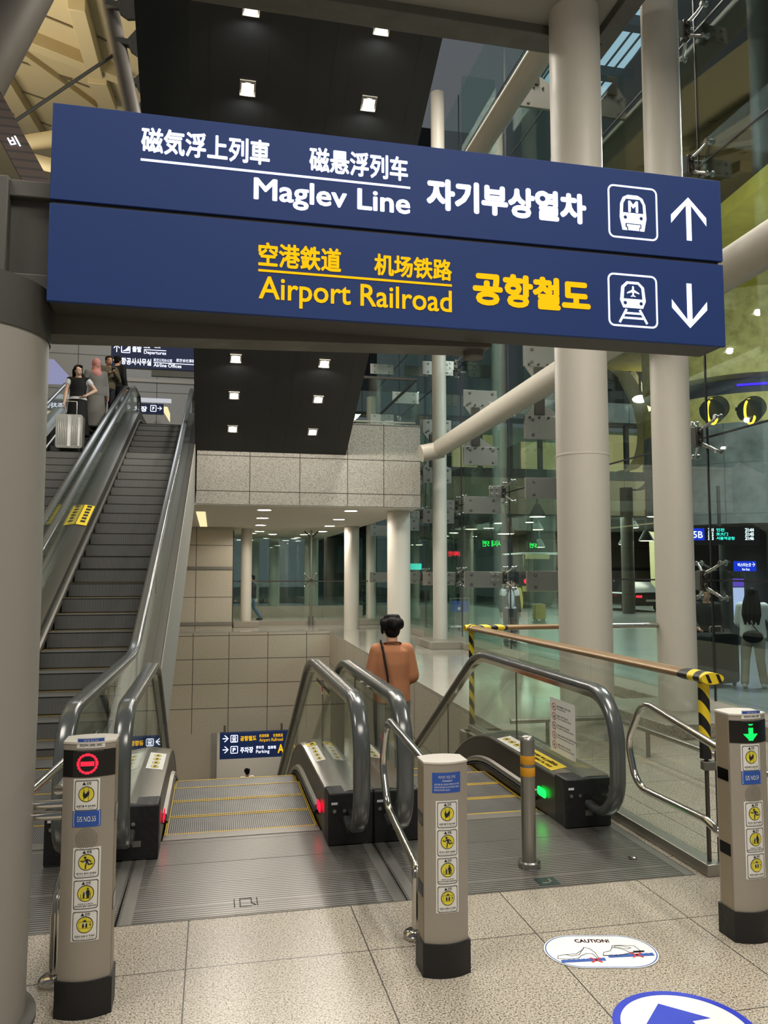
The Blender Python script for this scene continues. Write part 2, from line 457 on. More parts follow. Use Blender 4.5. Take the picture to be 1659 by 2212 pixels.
sx0, sx1 = -.67, 2.40
sign = thing('hanging_sign', 'long blue two-row sign for maglev line and airport railroad on a dark steel arm', 'sign', (0, 0, 2.84))
sign_off = Vector((0, 0, -2.84))
def sgn(mb, name, mats, parent, **k):
    mb.v = [tuple(Vector(v)+sign_off) for v in mb.v]; return mb.build(name, mats, parent, **k)
for (za, zc) in ((3.262, 3.668), (2.84, 3.245)):
    mb = MB(); mb.box(sx0, sx1, SY, SY+.02, za, zc)
    panel = sgn(mb, 'sign_panel', 'sign_blue', sign, bevel=.002)
    mb = MB(); mb.box(sx0+.004, sx1-.004, SY+.02, SY+.2, za+.004, zc-.004); sgn(mb, 'sign_body', 'sign_back', panel)
    t = MB(); f0, f1, fd = on_plane_y(SY, .002), on_plane_y(SY, .0035), None
    W, D = 0, 1
    if za > 3:
        x0, x1, a, b = zb(305, 275, 331, 583, 303, 357, SY); text(t, '磁気浮上列車', x0, x1, a, b, f0, 0, .032)
        x0, x1, a, b = zb(668, 318, 371, 881, 339, 393, SY); text(t, '磁悬浮列车', x0, x1, a, b, f0, 0, .032)
        x0, x1, a, b = zb(304, 340, 345, 886, 406, 411, SY); shape(t, [(x0, a), (x1, a), (x1, b), (x0, b)], f0)
        x0, x1, a, b = zb(548, 384, 429, 886, 418, 462, SY); text(t, 'Maglev Line', x0, x1, a, b, f0, 0, .026, True)
        x0, x1, a, b = zb(921, 386, 455, 1266, 418, 483, SY); text(t, '자기부상열차', x0, x1, a, b, f0, 0, .055)
        x0, x1, a, b = zb(1313, 398, 512, 1420, 408, 522, SY); icon_box(t, x0, x1, a, b, .009, f0, 0); train_icon(t, x0, x1, a, b, f0, f1, 0, 1, 'M')
        x0, x1, a, b = zb(1449, 424, 518, 1525, 430, 522, SY); arrow_up(t, (x0+x1)/2, (a+b)/2, x1-x0, b-a, f0, 0)
        mats = ['letter_glow_white', 'sign_blue']
    else:
        x0, x1, a, b = zb(558, 526, 579, 737, 534, 586, SY); text(t, '空港鉄道', x0, x1, a, b, f0, 0, .032)
        x0, x1, a, b = zb(808, 547, 595, 976, 562, 607, SY); text(t, '机场铁路', x0, x1, a, b, f0, 0, .032)
        x0, x1, a, b = zb(558, 581, 586, 976, 615, 620, SY); shape(t, [(x0, a), (x1, a), (x1, b), (x0, b)], f0)
        x0, x1, a, b = zb(559, 598, 645, 976, 626, 673, SY); text(t, 'Airport Railroad', x0, x1, a, b, f0, 0, .018, True)
        x0, x1, a, b = zb(1021, 588, 663, 1275, 604, 672, SY); text(t, '공항철도', x0, x1, a, b, f0, 0, .055)
        x0, x1, a, b = zb(1313, 589, 703, 1420, 597, 711, SY); icon_box(t, x0, x1, a, b, .009, f0, 2); train_icon(t, x0, x1, a, b, f0, f1, 2, 1, 'T')
        x0, x1, a, b = zb(1451, 612, 708, 1527, 614, 710, SY); arrow_up(t, (x0+x1)/2, (a+b)/2, x1-x0, b-a, f0, 2, PI)
        mats = ['letter_glow_gold', 'sign_blue', 'letter_glow_white']
    sgn(t, 'lettering', mats, panel, smooth=0, fix=False)
mb = MB(); mb.box(sx0+.01, sx1-.02, SY+.01, SY+.19, 3.243, 3.264)
sgn(mb, 'gap_channel', 'black_rubber', sign)
# steel arm carrying the sign: deep beam behind the lower edge, with a round stub at its free end
mb = MB(); mb.prism([(-.75, 3.55, 2.775), (1.30, 3.55, 2.84), (1.30, 3.55, 2.975), (-.75, 3.55, 2.975)], (0, .16, 0))
mb.box(-.75, 1.3, 3.5, 3.55, 2.89, 2.93)
mb.cyl((1.235, 3.63, 2.80), (1.235, 3.63, 2.86), .05)
sgn(mb, 'support_arm', 'bracket_steel', sign, bevel=.01)
mb = MB()
for zz in (2.95, 3.36): mb.box(-1.5, -.6, 3.52, 3.6, zz, zz+.075)
mb.box(-1.5, -.62, 3.56, 3.58, 2.95, 3.4)
for xx in (-.93, -1.35): mb.box(xx, xx+.055, 3.5, 3.56, 2.95, 3.44)
sgn(mb, 'mounting_frame', 'bracket_steel', sign, bevel=.006)

pillar = thing('column', 'stout pale grey column with a dark collar that carries the big blue sign', 'column', (-1.0, 3.45, 0))
MB().lathe([(.305, 0), (.315, 1.2), (.312, 2.72)], n=56).build('shaft', 'pillar_paint', pillar)
MB().lathe([(.345, 0), (.345, .02), (.33, .028), (.306, .028)], n=56).build('base_flange', 'bracket_steel', pillar)
MB().lathe([(.318, 2.71), (.318, 2.915), (.2, 2.93)], n=56).build('collar', 'dark_collar', pillar)

# ================================================================== bollards
BW, BD = .1, .055
def bulge(u): return -BD-.03*(1-(u/BW)**2)
def bsurf(u, z, off=.0015): return (u, bulge(max(-BW, min(BW, u)))-off, z)
def foot(s=1.0, g=0.0):
    n = 10; f = [(-BW+2*BW*i/n, bulge(-BW+2*BW*i/n)) for i in range(n+1)]
    o = f + [(-x, -y) for x, y in f]
    return [(x*(1+g/BW), y*(1+g/.07)) for x, y in o]
def rect_curved(mb, u0, u1, z0, z1, m, off, n=10):
    for i in range(n):
        a, b = u0+(u1-u0)*i/n, u0+(u1-u0)*(i+1)/n
        mb.quad(bsurf(a, z0, off), bsurf(b, z0, off), bsurf(b, z1, off), bsurf(a, z1, off), m)
def pict(mb, kind, cx, cz, s, fn, m):
    P = lambda pts: [(cx+a*s, cz+b*s) for a, b in pts]
    st = lambda pts, w: thick(mb, P(pts), w*s, fn, m)
    if kind == 'grip':
        for a in (-.34, .34): st([(a, -.92), (a, .92)], .05)
        shape(mb, P([(-.45, .25), (-.3, .5), (-.22, .1), (0, .12), (.2, .42), (.42, .45), (.42, -.05), (.1, -.42), (-.25, -.62), (-.5, -.2)]), fn, m)
    elif kind == 'run':
        shape(mb, P(circ(-.2, .66, .17, 12)), fn, m)
        shape(mb, P([(-.2, .4), (.12, .46), (.26, .02), (-.02, -.12), (-.12, .12)]), fn, m)
        st([(-.1, .35), (-.42, .1), (-.78, .2)], .13); st([(.1, .4), (.45, .2), (.6, .05)], .13)
        st([(.15, 0), (.3, -.3), (.8, -.25)], .16); st([(0, -.05), (-.1, -.45), (-.12, -.85)], .17)
    elif kind == 'adult':
        shape(mb, P(circ(.3, .66, .13, 12)), fn, m); shape(mb, P([(.08, .45), (.52, .45), (.55, -.1), (.45, -.65), (.18, -.65), (.1, -.1)]), fn, m)
        shape(mb, P(circ(-.25, .12, .1, 12)), fn, m); shape(mb, P([(-.38, -.02), (-.12, -.02), (-.14, -.6), (-.36, -.6)]), fn, m)
        st([(.1, .2), (-.15, -.05)], .08); st([(-.65, -.05), (-.65, -.68), (.65, -.68), (.65, .1)], .06)
    else:
        for a in (-.22, .22):
            shape(mb, P(circ(a, -.1, .14, 12, .32)), fn, m)
        shape(mb, P([(-.22, .42), (.2, .42), (.2, .55), (.0, .72), (-.1, .62), (-.22, .58)]), fn, m)
        ring2(mb, P([(-.8, -.5), (.8, -.5), (.8, .45), (-.8, .45)]), P([(-.77, -.47), (.77, -.47), (.77, .42), (-.77, .42)]), fn, m)
        shape(mb, P(circ(.72, -.02, .1, 10)), fn, m)
STK = [('grip', '안전', '손잡이를 꼭 잡으세요', None), ('run', '위험', '걷거나 뛰지 마세요', None), ('adult', '안전', '어린이나 노약자는', '보호자와 함께 이용하세요'), ('feet', '안전', '안전선 안에 서 주세요', None)]
def sticker(mb, kind, head, l1, l2, u0, u1, z0, z1, fn, fn2, fn3):
    w, h = u1-u0, z1-z0; cu = (u0+u1)/2
    ro = dens(rrect(u0+.06*w, u1-.06*w, z0+.03*h, z1-.05*h, w*.08)); cu_, cz_ = (u0+u1)/2, (z0+z1)/2-.01*h
    ring2(mb, ro, [(cu_+(p-cu_)*(1-.05), cz_+(q-cz_)*(1-.042)) for p, q in ro], fn, 1)
    zt = z1-.14*h; shape(mb, [(cu-.16*w, zt-.05*h), (cu-.02*w, zt-.05*h), (cu-.09*w, zt+.05*h)], fn, 1)
    text(mb, head, cu+.0*w, cu+.17*w, zt-.05*h, zt+.045*h, fn, 1, .02)
    cz = z0+.53*h; r = .3*w
    shape(mb, circ(cu, cz, r, 32), fn, 1); shape(mb, circ(cu, cz, r*.91, 32), fn2, 2)
    pict(mb, kind, cu, cz, r*.88, fn3, 1)
    if l2:
        text(mb, l1, cu-.28*w, cu+.28*w, z0+.17*h, z0+.215*h, fn, 1, .02); text(mb, l2, cu-.4*w, cu+.4*w, z0+.095*h, z0+.15*h, fn, 1, .02)
    else:
        text(mb, l1, cu-.36*w, cu+.36*w, z0+.135*h, z0+.2*h, fn, 1, .02)
        text(mb, 'For your safety', cu-.3*w, cu+.3*w, z0+.085*h, z0+.115*h, fn, 3, 0, True)
SM = ['sticker_white', 'sticker_black', 'warning_yellow', 'letter_grey', 'sticker_blue']
f_a, f_b, f_c = (lambda u, z: bsurf(u, z, .0022)), (lambda u, z: bsurf(u, z, .0028)), (lambda u, z: bsurf(u, z, .0034))

XL = -.478
def LX(x, y): p = PY(x, y, 3.45); return p.x-XL, p.z
def body(t, h):
    MB().prism([(x, y, .11) for x, y in foot()], (0, 0, h-.11-.008)).build('post', 'bollard_grey', t, smooth=20)
    MB().prism([(x, y, h-.008) for x, y in foot(g=.002)], (0, 0, .008)).build('cap', 'bollard_top', t, smooth=20)
    MB().prism([(x, y, .0) for x, y in foot(g=.009)], (0, 0, .14)).build('rubber_boot', 'black_vinyl', t, smooth=20)
    for s in (-1, 1):
        mb = MB(); mb.box(s*BW-.002, s*BW+.002, -BD+.012, BD-.012, .11, h-.02); mb.build('side_strip', 'bollard_side', t)
        for z in (h*.39, h*.72):
            MB().box(s*BW-.004, s*BW+.004, -BD+.014, BD-.014, z-.028, z+.028).build('sensor_window', 'display_black', t)
def small_tag(t, h):
    u0, z1 = LX(167.5, 1593); u1, z0 = LX(227.7, 1612.7); d = h-1.07; z0 += d; z1 += d
    mb = MB(); rect_curved(mb, u0, u1, z0, z1, 0, .001)
    rect_curved(mb, u0+.004, u1-.004, z0+(z1-z0)*.52, z1-.004, 4, .0016)
    text(mb, '032)741-2450, 2452', u0+.012, u1-.012, z0+(z1-z0)*.16, z0+(z1-z0)*.4, f_a, 1, .02, True)
    text(mb, '고장 및 사고 신고', u0+.025, u1-.025, z0+(z1-z0)*.62, z0+(z1-z0)*.82, f_b, 0)
    text(mb, 'SUPERVISION SYSTEM', u0+.002, u1-.006, z0-.014, z0-.006, f_a, 3, .0, True)
    mb.build('phone_label', SM, t, smooth=0)
def full_bollard(loc, label, number, led):
    t = thing('bollard', label, 'bollard', loc); h = 1.07; body(t, h); small_tag(t, h)
    z1, z0 = LX(190, 1619)[1], LX(190, 1677)[1]
    mb = MB(); rect_curved(mb, -BW-.001, BW+.001, z0, z1, 0, .0016); mb.build('display_screen', 'display_black', t)
    mb = MB(); cz = (z0+z1)/2; p = .0036; q = p*.4; fl = lambda u, z: bsurf(u, z, .003)
    for i in range(-12, 13):
        for j in range(-15, 16):
            u, v = i*p, j*p; r = math.hypot(u, v)
            if led == 'stop': on = (.031 < r < .041) or (abs(i) <= 7 and abs(j) <= 2)
            else:
                k = j+3
                on = (-8 <= k <= 0 and abs(i) <= (k+8)//1 *.95+3 and abs(i) <= 11) or (0 < k <= 8 and abs(i) <= 3) or (12 <= k <= 13 and abs(i) <= k-10)
            if on: mb.quad(fl(u-q-.004, cz+v-q), fl(u+q-.004, cz+v-q), fl(u+q-.004, cz+v+q), fl(u-q-.004, cz+v+q))
    mb.build('led_symbol', 'led_red' if led == 'stop' else 'led_green', t, smooth=0)
    u0, z1 = LX(160, 1681.5); u1, z0 = LX(215.5, 1749)
    mb = MB(); rect_curved(mb, u0, u1, z0, z1, 0, .001); sticker(mb, *STK[0], u0, u1, z0, z1, f_a, f_b, f_c); mb.build('safety_sticker', SM, t, smooth=0)
    u0, z1 = LX(158, 1751); u1, z0 = LX(218, 1782)
    mb = MB(); rect_curved(mb, u0, u1, z0, z1, 0, .0012)
    ring2(mb, [(u0+.004, z0+.004), (u1-.004, z0+.004), (u1-.004, z1-.004), (u0+.004, z1-.004)], [(u0+.0055, z0+.0055), (u1-.0055, z0+.0055), (u1-.0055, z1-.0055), (u0+.0055, z1-.0055)], f_a, 1)
    text(mb, 'E/S NO.'+number, u0+.018, u1-.018, z0+(z1-z0)*.34, z0+(z1-z0)*.66, f_a, 1, .012, True)
    mb.build('number_plate', ['sticker_blue', 'paper_white'], t, smooth=0)
    cu, cz = LX(187.7, 1809.6); mb = MB()
    for k, n in ((0, 1), (1, 6), (2, 12), (3, 18), (4, 23), (5, 28), (6, 34)):
        for i in range(n):
            a = 2*PI*i/n+k*.3; shape(mb, circ(cu+.0068*k*math.cos(a), cz+.0068*k*math.sin(a), .0016, 8), f_a)
    mb.build('speaker_grille', 'sticker_black', t, smooth=0)
    u0, z1 = LX(159, 1830); u1, z0 = LX(213.6, 2027)
    hh = (z1-z0)/3
    for i in range(3):
        mb = MB(); a, b = z1-hh*(i+1), z1-hh*i
        rect_curved(mb, u0, u1, a, b, 0, .001); sticker(mb, *STK[i+1], u0, u1, a, b, f_a, f_b, f_c); mb.build('safety_sticker', SM, t, smooth=0)
    return t
for b in (full_bollard((XL, 3.52, 0), 'grey bollard with a red no-entry light and plate 55, beside the stout collared column', '55', 'stop'),
          full_bollard((2.565, 3.52, 0), 'grey bollard with a green down-arrow light and plate 54', '54', 'down')):
    for ch in b.children: body_done = True
b = thing('bollard', 'short grey bollard with a blue caution sticker and no light, between the two lit bollards', 'bollard', (1.03, 3.52, 0))
body(b, .915)
def CX(x, y): p = PY(x, y, 3.45); return p.x-1.03, p.z
u0, z1 = CX(933, 1669); u1, z0 = CX(993.6, 1709); mb = MB(); rect_curved(mb, u0, u1, z0, z1, 0, .001); w, h = u1-u0, z1-z0
text(mb, '캐리어 끼임 주의', u0+.2*w, u1-.2*w, z0+.7*h, z0+.86*h, f_a, 1, .01); text(mb, 'Caution!', u0+.34*w, u1-.32*w, z0+.56*h, z0+.66*h, f_a, 1, 0, True)
for k, s in enumerate(('손잡이를 잡고 황색선 안쪽에 서서 주변', '안전에 유의하여 주시기 바라며 이용시', '캐리어에 주의하여 주십시오')):
    text(mb, s, u0+.06*w, u1-(.06 if k < 2 else .4)*w, z0+(.38-.14*k)*h, z0+(.47-.14*k)*h, f_a, 1)
mb.build('caution_sticker', ['sticker_blue', 'paper_white'], b, smooth=0)
u0, z1 = CX(940, 1729); u1, z0 = CX(989.5, 1967); hh = (z1-z0)/4
for i in range(4):
    mb = MB(); a, c = z1-hh*(i+1), z1-hh*i; rect_curved(mb, u0, u1, a, c, 0, .001); sticker(mb, *STK[i], u0, u1, a, c, f_a, f_b, f_c); mb.build('safety_sticker', SM, b, smooth=0)

# polished tube hoops that guide people between the bollards and the newels
def hoop(label, pts, flange, r=.021, rad=.16, flange_on=True):
    t = thing('guide_rail', label, 'rail', (flange[0], flange[1], 0)); o = Vector((flange[0], flange[1], 0))
    MB().tube([p-o for p in fillet3(pts, rad, 10)], r, 16).build('tube', 'steel_polished', t)
    if flange_on: MB().lathe([(.062, 0), (.062, .018), (.05, .03), (.026, .036)], n=28).build('floor_flange', 'steel_polished', t)
X = 1.0
P = [Vector((X, 3.58, .85)), PX(836, 1551, X), PX(826, 1650, X), PX(838, 1745, X), PX(897, 1868, X), PX(909, 1945, X)]
P[-1] = Vector((X-.01, 3.84, .3)); P.append(Vector((X-.01, 3.84, .0)))
hoop('polished steel hoop rail running from the short middle bollard towards the newels', P, P[-1])
X = 2.5
P = [Vector((X, 3.58, .87)), PX(1388, 1515, X), PX(1356, 1600, X), PX(1375, 1698, X), PX(1525, 1771, X), PX(1556, 1800, X), Vector((X+.06, 3.56, PX(1562, 1815, X).z-.05))]
hoop('polished steel hoop rail running from the bollard with the green arrow towards the glass barrier', P, (2.565, 3.56, 0), flange_on=False)
X = -.62
P = [Vector((X-.02, 3.75, 0)), Vector((X-.02, 3.75, .34)), Vector((X, 4.1, .55)), Vector((X, 4.75, .62)), Vector((X, 4.82, .86)), Vector((X, 3.62, .84))]
hoop('polished steel hoop rail behind the bollard with the red light', P, P[0], rad=.12)
t = thing('guide_rail', 'short polished double rail between the stout collared column and the red-lit bollard', 'rail', (-.7, 3.5, .77))
MB().tube([(-.1, 0, .045), (.12, 0, .045)], .017, 14).build('tube', 'steel_polished', t)
MB().tube([(-.1, 0, -.0), (.12, 0, -.0)], .017, 14).build('tube', 'steel_polished', t)
t = thing('guide_rail', 'sloping polished tube rising behind the red-lit bollard towards the double rail', 'rail', (-.72, 3.6, .8))
MB().tube([(-.04, -.1, .02), (.09, .45, .1)], .02, 14).build('tube', 'steel_polished', t)

# ================================================================== floor decals
oc, oa = Vector((1.79, 3.515)), math.radians(-12.2)
def ov(off): return lambda u, v: (oc.x+u*math.cos(oa)-v*math.sin(oa), oc.y+u*math.sin(oa)+v*math.cos(oa), off)
def stad(L, R, n=16): return [(L-R+R*math.cos(a), R*math.sin(a)) for a in [-PI/2+PI*i/n for i in range(n+1)]] + [(-L+R+R*math.cos(a), R*math.sin(a)) for a in [PI/2+PI*i/n for i in range(n+1)]]
t = thing('floor_sticker', 'oval white floor sticker reading CAUTION with two shoes over escalator steps', 'sticker', (0, 0, 0))
mb = MB(); s0 = stad(.265, .163); shape(mb, s0, ov(.0015), 0); ring2(mb, s0, stad(.262, .160), ov(.002), 1); ring2(mb, stad(.256, .154), stad(.251, .149), ov(.002), 2)
mb.build('sheet', ['paper_white', 'letter_grey', 'sticker_blue'], t, smooth=0)
mb = MB(); text(mb, 'CAUTION!', -.098, .066, .084, .116, ov(.002), 0, .04, True)
for cx, cz in ((-.045, -.088), (.155, -.04)):
    for s in (-1, 1): thick(mb, [(cx-.02, cz-s*.018), (cx+.022, cz+s*.018)], .01, ov(.0032), 0)
mb.build('red_print', 'letter_red', t, smooth=0)
mb = MB()
for x0, z0, w in ((-.205, -.113, .205), (.02, -.066, .215)):
    n = 9
    for i in range(n):
        a = x0+w*i/n; z = z0+.035*i/n*.6; shape(mb, [(a, z), (a+w/n*1.01, z+.002), (a+w/n*.96, z+.03), (a, z+.024)], ov(.0024))
mb.build('blue_print', 'sticker_blue', t, smooth=0)
mb = MB(); S = lambda pts, w=.0028: thick(mb, pts, w, ov(.0028))
S([(-.215, -.075), (-.21, -.05), (-.17, -.035), (-.12, -.03), (-.075, .02), (-.07, .035), (-.045, .02), (-.03, -.02), (-.028, -.068)])
S([(-.215, -.075), (-.16, -.078), (-.12, -.07), (-.1, -.045), (-.07, -.025), (-.045, -.03), (-.035, -.068)]); S([(-.17, -.035), (-.15, -.05), (-.11, -.04), (-.072, .03)])
S([(.0, -.04), (.01, -.015), (.045, .0), (.06, .03), (.068, .052), (.1, .055), (.17, .05), (.185, .0)]); S([(.0, -.045), (.06, -.046), (.11, -.03), (.14, -.016), (.19, -.006)], .006)
S([(.06, .03), (.1, .03), (.13, .018), (.15, .03), (.11, .05), (.075, .045)]); S([(.07, .04), (.11, .012), (.14, -.025)]); shape(mb, [(.148, -.018), (.2, -.012), (.203, .004), (.15, .0)], ov(.0028))
mb.build('shoe_drawing', 'sticker_black', t, smooth=0)
t = thing('floor_sticker', 'round white floor sticker with a blue rim and blue arrow, cut by the bottom edge', 'sticker', (1.811, 2.868, 0))
f = lambda o: (lambda u, v: (u, v, o))
mb = MB(); shape(mb, circ(0, 0, .274, 64), f(.0015)); ring2(mb, circ(0, 0, .274, 64), circ(0, 0, .243, 64), f(.002), 1)
shape(mb, [(-.008, .183), (.137, .044), (.054, .04), (.054, -.16), (-.07, -.16), (-.07, .04), (-.15, .044)], f(.0022), 1)
mb.build('sheet', ['paper_white', 'floor_blue'], t, smooth=0)

# ================================================================== escalators
RAIL_SECT = [(-.052, -.012), (-.052, .012), (-.044, .026), (-.024, .033), (.024, .033), (.044, .026), (.052, .012), (.052, -.012), (.044, -.022), (-.044, -.022)]
TRACK_SECT = [(-.024, -.062), (-.024, -.02), (.024, -.02), (.024, -.062)]
mat('riser_shadow_gap', (30, 30, 29), .7)
def offset_path(path, d):
    out = []
    for i, (y, z) in enumerate(path):
        y0, z0 = path[max(0, i-1)]; y1, z1 = path[min(len(path)-1, i+1)]
        ty, tz = y1-y0, z1-z0; L = math.hypot(ty, tz) or 1
        out.append((y-tz/L*d, z+ty/L*d))
    return out
def zat(path, y):
    for (y0, z0), (y1, z1) in zip(path[:-1], path[1:]):
        if y0 <= y <= y1: return z0+(z1-z0)*(y-y0)/max(1e-9, y1-y0)
    return path[0][1] if y < path[0][0] else path[-1][1]

def escalator(label, loc, rz, xl, xr, hl, hr, bl, br, nose, hands, steps, rise_front, plates, lamp=None, tread=.4, bases=True, up=False, yl=('none', 'none')):
    """xl, xr: skirts; hl, hr: handrail planes; bl, br: deck outer edges; nose: (y,z) step line; hands: (left path, right path)"""
    t = thing('escalator', label, 'escalator', loc, rz); O = Vector(loc)
    def B(mb, name, mats, parent=None, **k):
        mb.v = [tuple(Vector(v)-O) for v in mb.v]; return mb.build(name, mats, parent or t, **k)
    w = xr-xl
    # one step block, then copies
    mb = MB(); dpt = .46 if up else .3
    mb.box(-w/2+.004, w/2-.004, 0, tread-.004, -dpt, 0, 0)
    mb.box(-w/2+.01, w/2-.01, tread-.03, tread-.008, .0, .002, 1)
    mb.box(-w/2+.004, -w/2+.022, .0, tread-.006, .0, .0025, 1); mb.box(w/2-.022, w/2-.004, .0, tread-.006, .0, .0025, 1)
    if not up: mb.box(-w/2+.01, w/2-.01, .006, .026, .0, .002, 1)
    else: mb.box(-w/2+.004, w/2-.004, -.006, 0, -.2, -.012, 2); mb.box(-w/2+.004, w/2-.004, -.009, -.004, -.21, -.176, 3); mb.box(-w/2+.004, w/2-.004, -.008, .004, -.012, .001, 3)
    first = None
    for y in steps:
        z = zat(nose, y+tread/2)
        p = Vector(((xl+xr)/2, y, z))-O
        if first is None:
            first = mb.build('step', ['step_metal', 'yellow_line', 'riser_metal', 'riser_shadow_gap'], t); o = first
        else:
            o = first.copy(); COL.objects.link(o)
        o.location = p
    if plates:
        (px0, px1, y0, y1) = plates
        mb = MB(); mb.box(px0, px1, y0, y1, -.06, .003)
        B(mb, 'landing_plate', 'ribbed_plate')
        mb = MB()
        for yy in (y0+.02, y0+.16, y0+.48, y0+.8, y1-.06): mb.box(px0+.01, px1-.01, yy-.004, yy+.004, .003, .0042)
        mb.box(px0+.012, px0+.07, y0, y1, .003, .0045); mb.box(px1-.07, px1-.012, y0, y1, .003, .0045)
        B(mb, 'plate_seam', 'plain_plate')
        mb = MB(); mb.prism([(xl, y1, -.06), (xl, y1, .006), (xl, y1+.06, .006), (xl, y1+.13, .0015), (xl, y1+.13, -.06)], (w, 0, 0))
        B(mb, 'comb_plate', 'comb_steel')
    lo = min(z for y, z in nose)
    for s, xs, xh, xb, path in ((1, xl, hl, bl, hands[0]), (-1, xr, hr, br, hands[1])):
        deck = [(y, z) for y, z in nose if y > 5.2]; deck = [(5.2, zat(nose, 5.2))]+deck
        B(MB().sweepN(path, RAIL_SECT, xh), 'handrail', 'rubber_handrail', smooth=50)
        B(MB().sweepN(path, TRACK_SECT, xh), 'handrail_track', 'steel_polished', smooth=50)
        dz_o, dz_i = .345, .315
        xo, xi = xb, xs-s*.016
        mb = MB().sweepV(deck, [(xo, dz_o), (xh-s*.012, dz_o), (xi, dz_i), (xi+s*.004, dz_i-.012), (xo, dz_o-.014)])
        B(mb, 'deck_plate', 'deck_steel' if up or not plates else 'steel')
        mb = MB().sweepV(deck, [(xo, dz_o-.014), (xi, dz_i-.012), (xs-s*.002, -.3), (xo, -.34)])
        B(mb, 'skirt_panel', 'steel_dark')
        i0 = next(i for i, p in enumerate(deck) if p[0] > 5.62); g = [(5.68, deck[i0][1])]+[p for p in deck if p[0] > 5.7]
        mb = MB().sweepV(g, [(xs-s*.012, .085), (xs-s*.012, .135), (xs+s*.014, .125), (xs+s*.02, .105), (xs+s*.014, .09)])
        B(mb, 'skirt_guard', 'steel_brushed')
        mb = MB().sweepV(g, [(xs-s*.012, .06), (xs-s*.012, .085), (xs+s*.022, .078), (xs+s*.022, .064)])
        B(mb, 'skirt_brush', 'black_rubber')
        inner = offset_path(path, -.03)
        outl = inner + [(y, z+.33) for y, z in reversed(deck) if y < path[-1][0]-.02 or y < 21.2]
        mb = MB().prism([(xh-.005, y, z) for y, z in outl], (.01, 0, 0))
        gl = B(mb, 'balustrade_glass', 'balustrade_glass', smooth=0)
        mb = MB()
        for yj in (6.55, 8.6, 10.7):
            mb.box(xh-.0055, xh+.0055, yj-.002, yj+.002, zat(deck, yj)+.34, zat([p for p in path if p[1] > .7 or p[0] > 7.5], yj)-.05)
        B(mb, 'glass_joint', 'steel_dark')
        if bases:
            a, b = sorted((xo-s*.001, xs-s*.006))
            mb = MB(); mb.box(a, b, 5.17, 5.36, .003, .335); bb = B(mb, 'newel_base', 'black_vinyl', bevel=.012)
            c = (a+b)/2
            mb = MB(); mb.box(c-.025, c+.025, 5.166, 5.1705, .085, .12); B(mb, 'name_plate', 'letter_grey')
            mb = MB(); mb.box(a+.02, a+.06, 5.166, 5.1705, .262, .276); B(mb, 'switch_plate', 'letter_white')
            for q in (.04, .105): mb = MB(); mb.cyl((a+q, 5.172, .222), (a+q, 5.163, .222), .012, 16); B(mb, 'key_switch', 'steel')
            if lamp:
                f = lambda u, v: (xs-s*.0135+s*.0, u, v)
                cy_, cz_ = 5.56, .15
                mb = MB(); mb.prism([(xs+s*.001, y, z) for y, z in rrect(cy_-.075, cy_+.075, cz_-.03, cz_+.03, .024)], (s*.006, 0, 0))
                B(mb, 'indicator_lamp', lamp)
            # picture label on the deck
            m2 = MB(); zt = lambda x: .345+(x-(xh-s*.012))/(xi-(xh-s*.012))*(-.03) if s*(x-(xh-s*.012)) > 0 else .345
            def fd(u, v, up_=.0015):
                x = xh+s*.035+(xi-xh-s*.06)*v; return (x, u, zt(x)+up_+zat(nose, u))
            def patch(u0, u1, v0, v1, m, o=.0015): m2.quad(fd(u0, v0, o), fd(u1, v0, o), fd(u1, v1, o), fd(u0, v1, o), m)
            patch(6.1, 6.62, 0, 1, 0)
            for k in range(4):
                cu = 6.18+.118*k
                for rr, m_, o in ((.05, 1, .002), (.044, 2, .0025)):
                    m2.add([fd(cu+rr*.95*math.cos(a*PI/10), .5+rr*4.6*math.sin(a*PI/10), o) for a in range(20)], [tuple(range(20))], m_)
                m2.add([fd(cu+q, .5+r_, .003) for q, r_ in ((-.025, -.1), (.025, -.06), (.018, .12), (-.02, .08))], [(0, 1, 2, 3)], 1)
            ylab = yl[0 if s > 0 else 1]
            if ylab == 'small':
                patch(6.64, 6.78, 0, 1, 2); m2.quad(fd(6.68, .2, .003), fd(6.74, .2, .003), fd(6.74, .6, .003), fd(6.68, .6, .003), 1)
            if ylab == 'long':
                patch(5.48, 6.08, 0, 1, 2)
                for k, line in enumerate(('handle and baggage', 'No strollers or carts')): text(m2, line, 0, 1, 0, 1, lambda u, v: fd(6.02-.46*u, .28+.36*k+.26*v, .003), 1, .02, True)
            B(m2, 'deck_label', ['sticker_white', 'sticker_black', 'safety_yellow'], smooth=0)
    return t, B

def down_paths(crest, depth=5.6):
    run = depth/T30
    hand = fillet([(5.42, .2), (4.80, .12), (4.80, .958), (crest, .962), (crest+run, .962-depth), (crest+run+1.0, .962-depth)], [.27, .33, 1.1, 1.2], 12)
    return hand
nose_d = fillet([(5.1, 0), (7.15, 0), (7.15+5.6/T30, -5.6), (18.2, -5.6)], [2.0, 2.0], 12)
steps_d = [5.62+.4*k for k in range(20)]
h1 = down_paths(7.3)
esc_mid, Bm = escalator('empty escalator going down between two newels with red lamps', (.22, 5.2, 0), 0,
    -.294, .745, -.49, .90, -.554, 1.048, nose_d, (h1, h1), steps_d, False, (-.44, 1.045, 4.255, 5.5), 'lamp_red', yl=('none', 'small'))
h2, h3 = down_paths(7.15), down_paths(7.55)
esc_right, Br = escalator('escalator with a green lamp going down with the person in the orange shirt', (1.88, 5.2, 0), 0,
    1.36, 2.39, 1.17, 2.59, 1.052, 2.735, nose_d, (h2, h3), steps_d, False, (1.052, 2.78, 4.255, 5.5), 'lamp_green', yl=('none', 'long'))
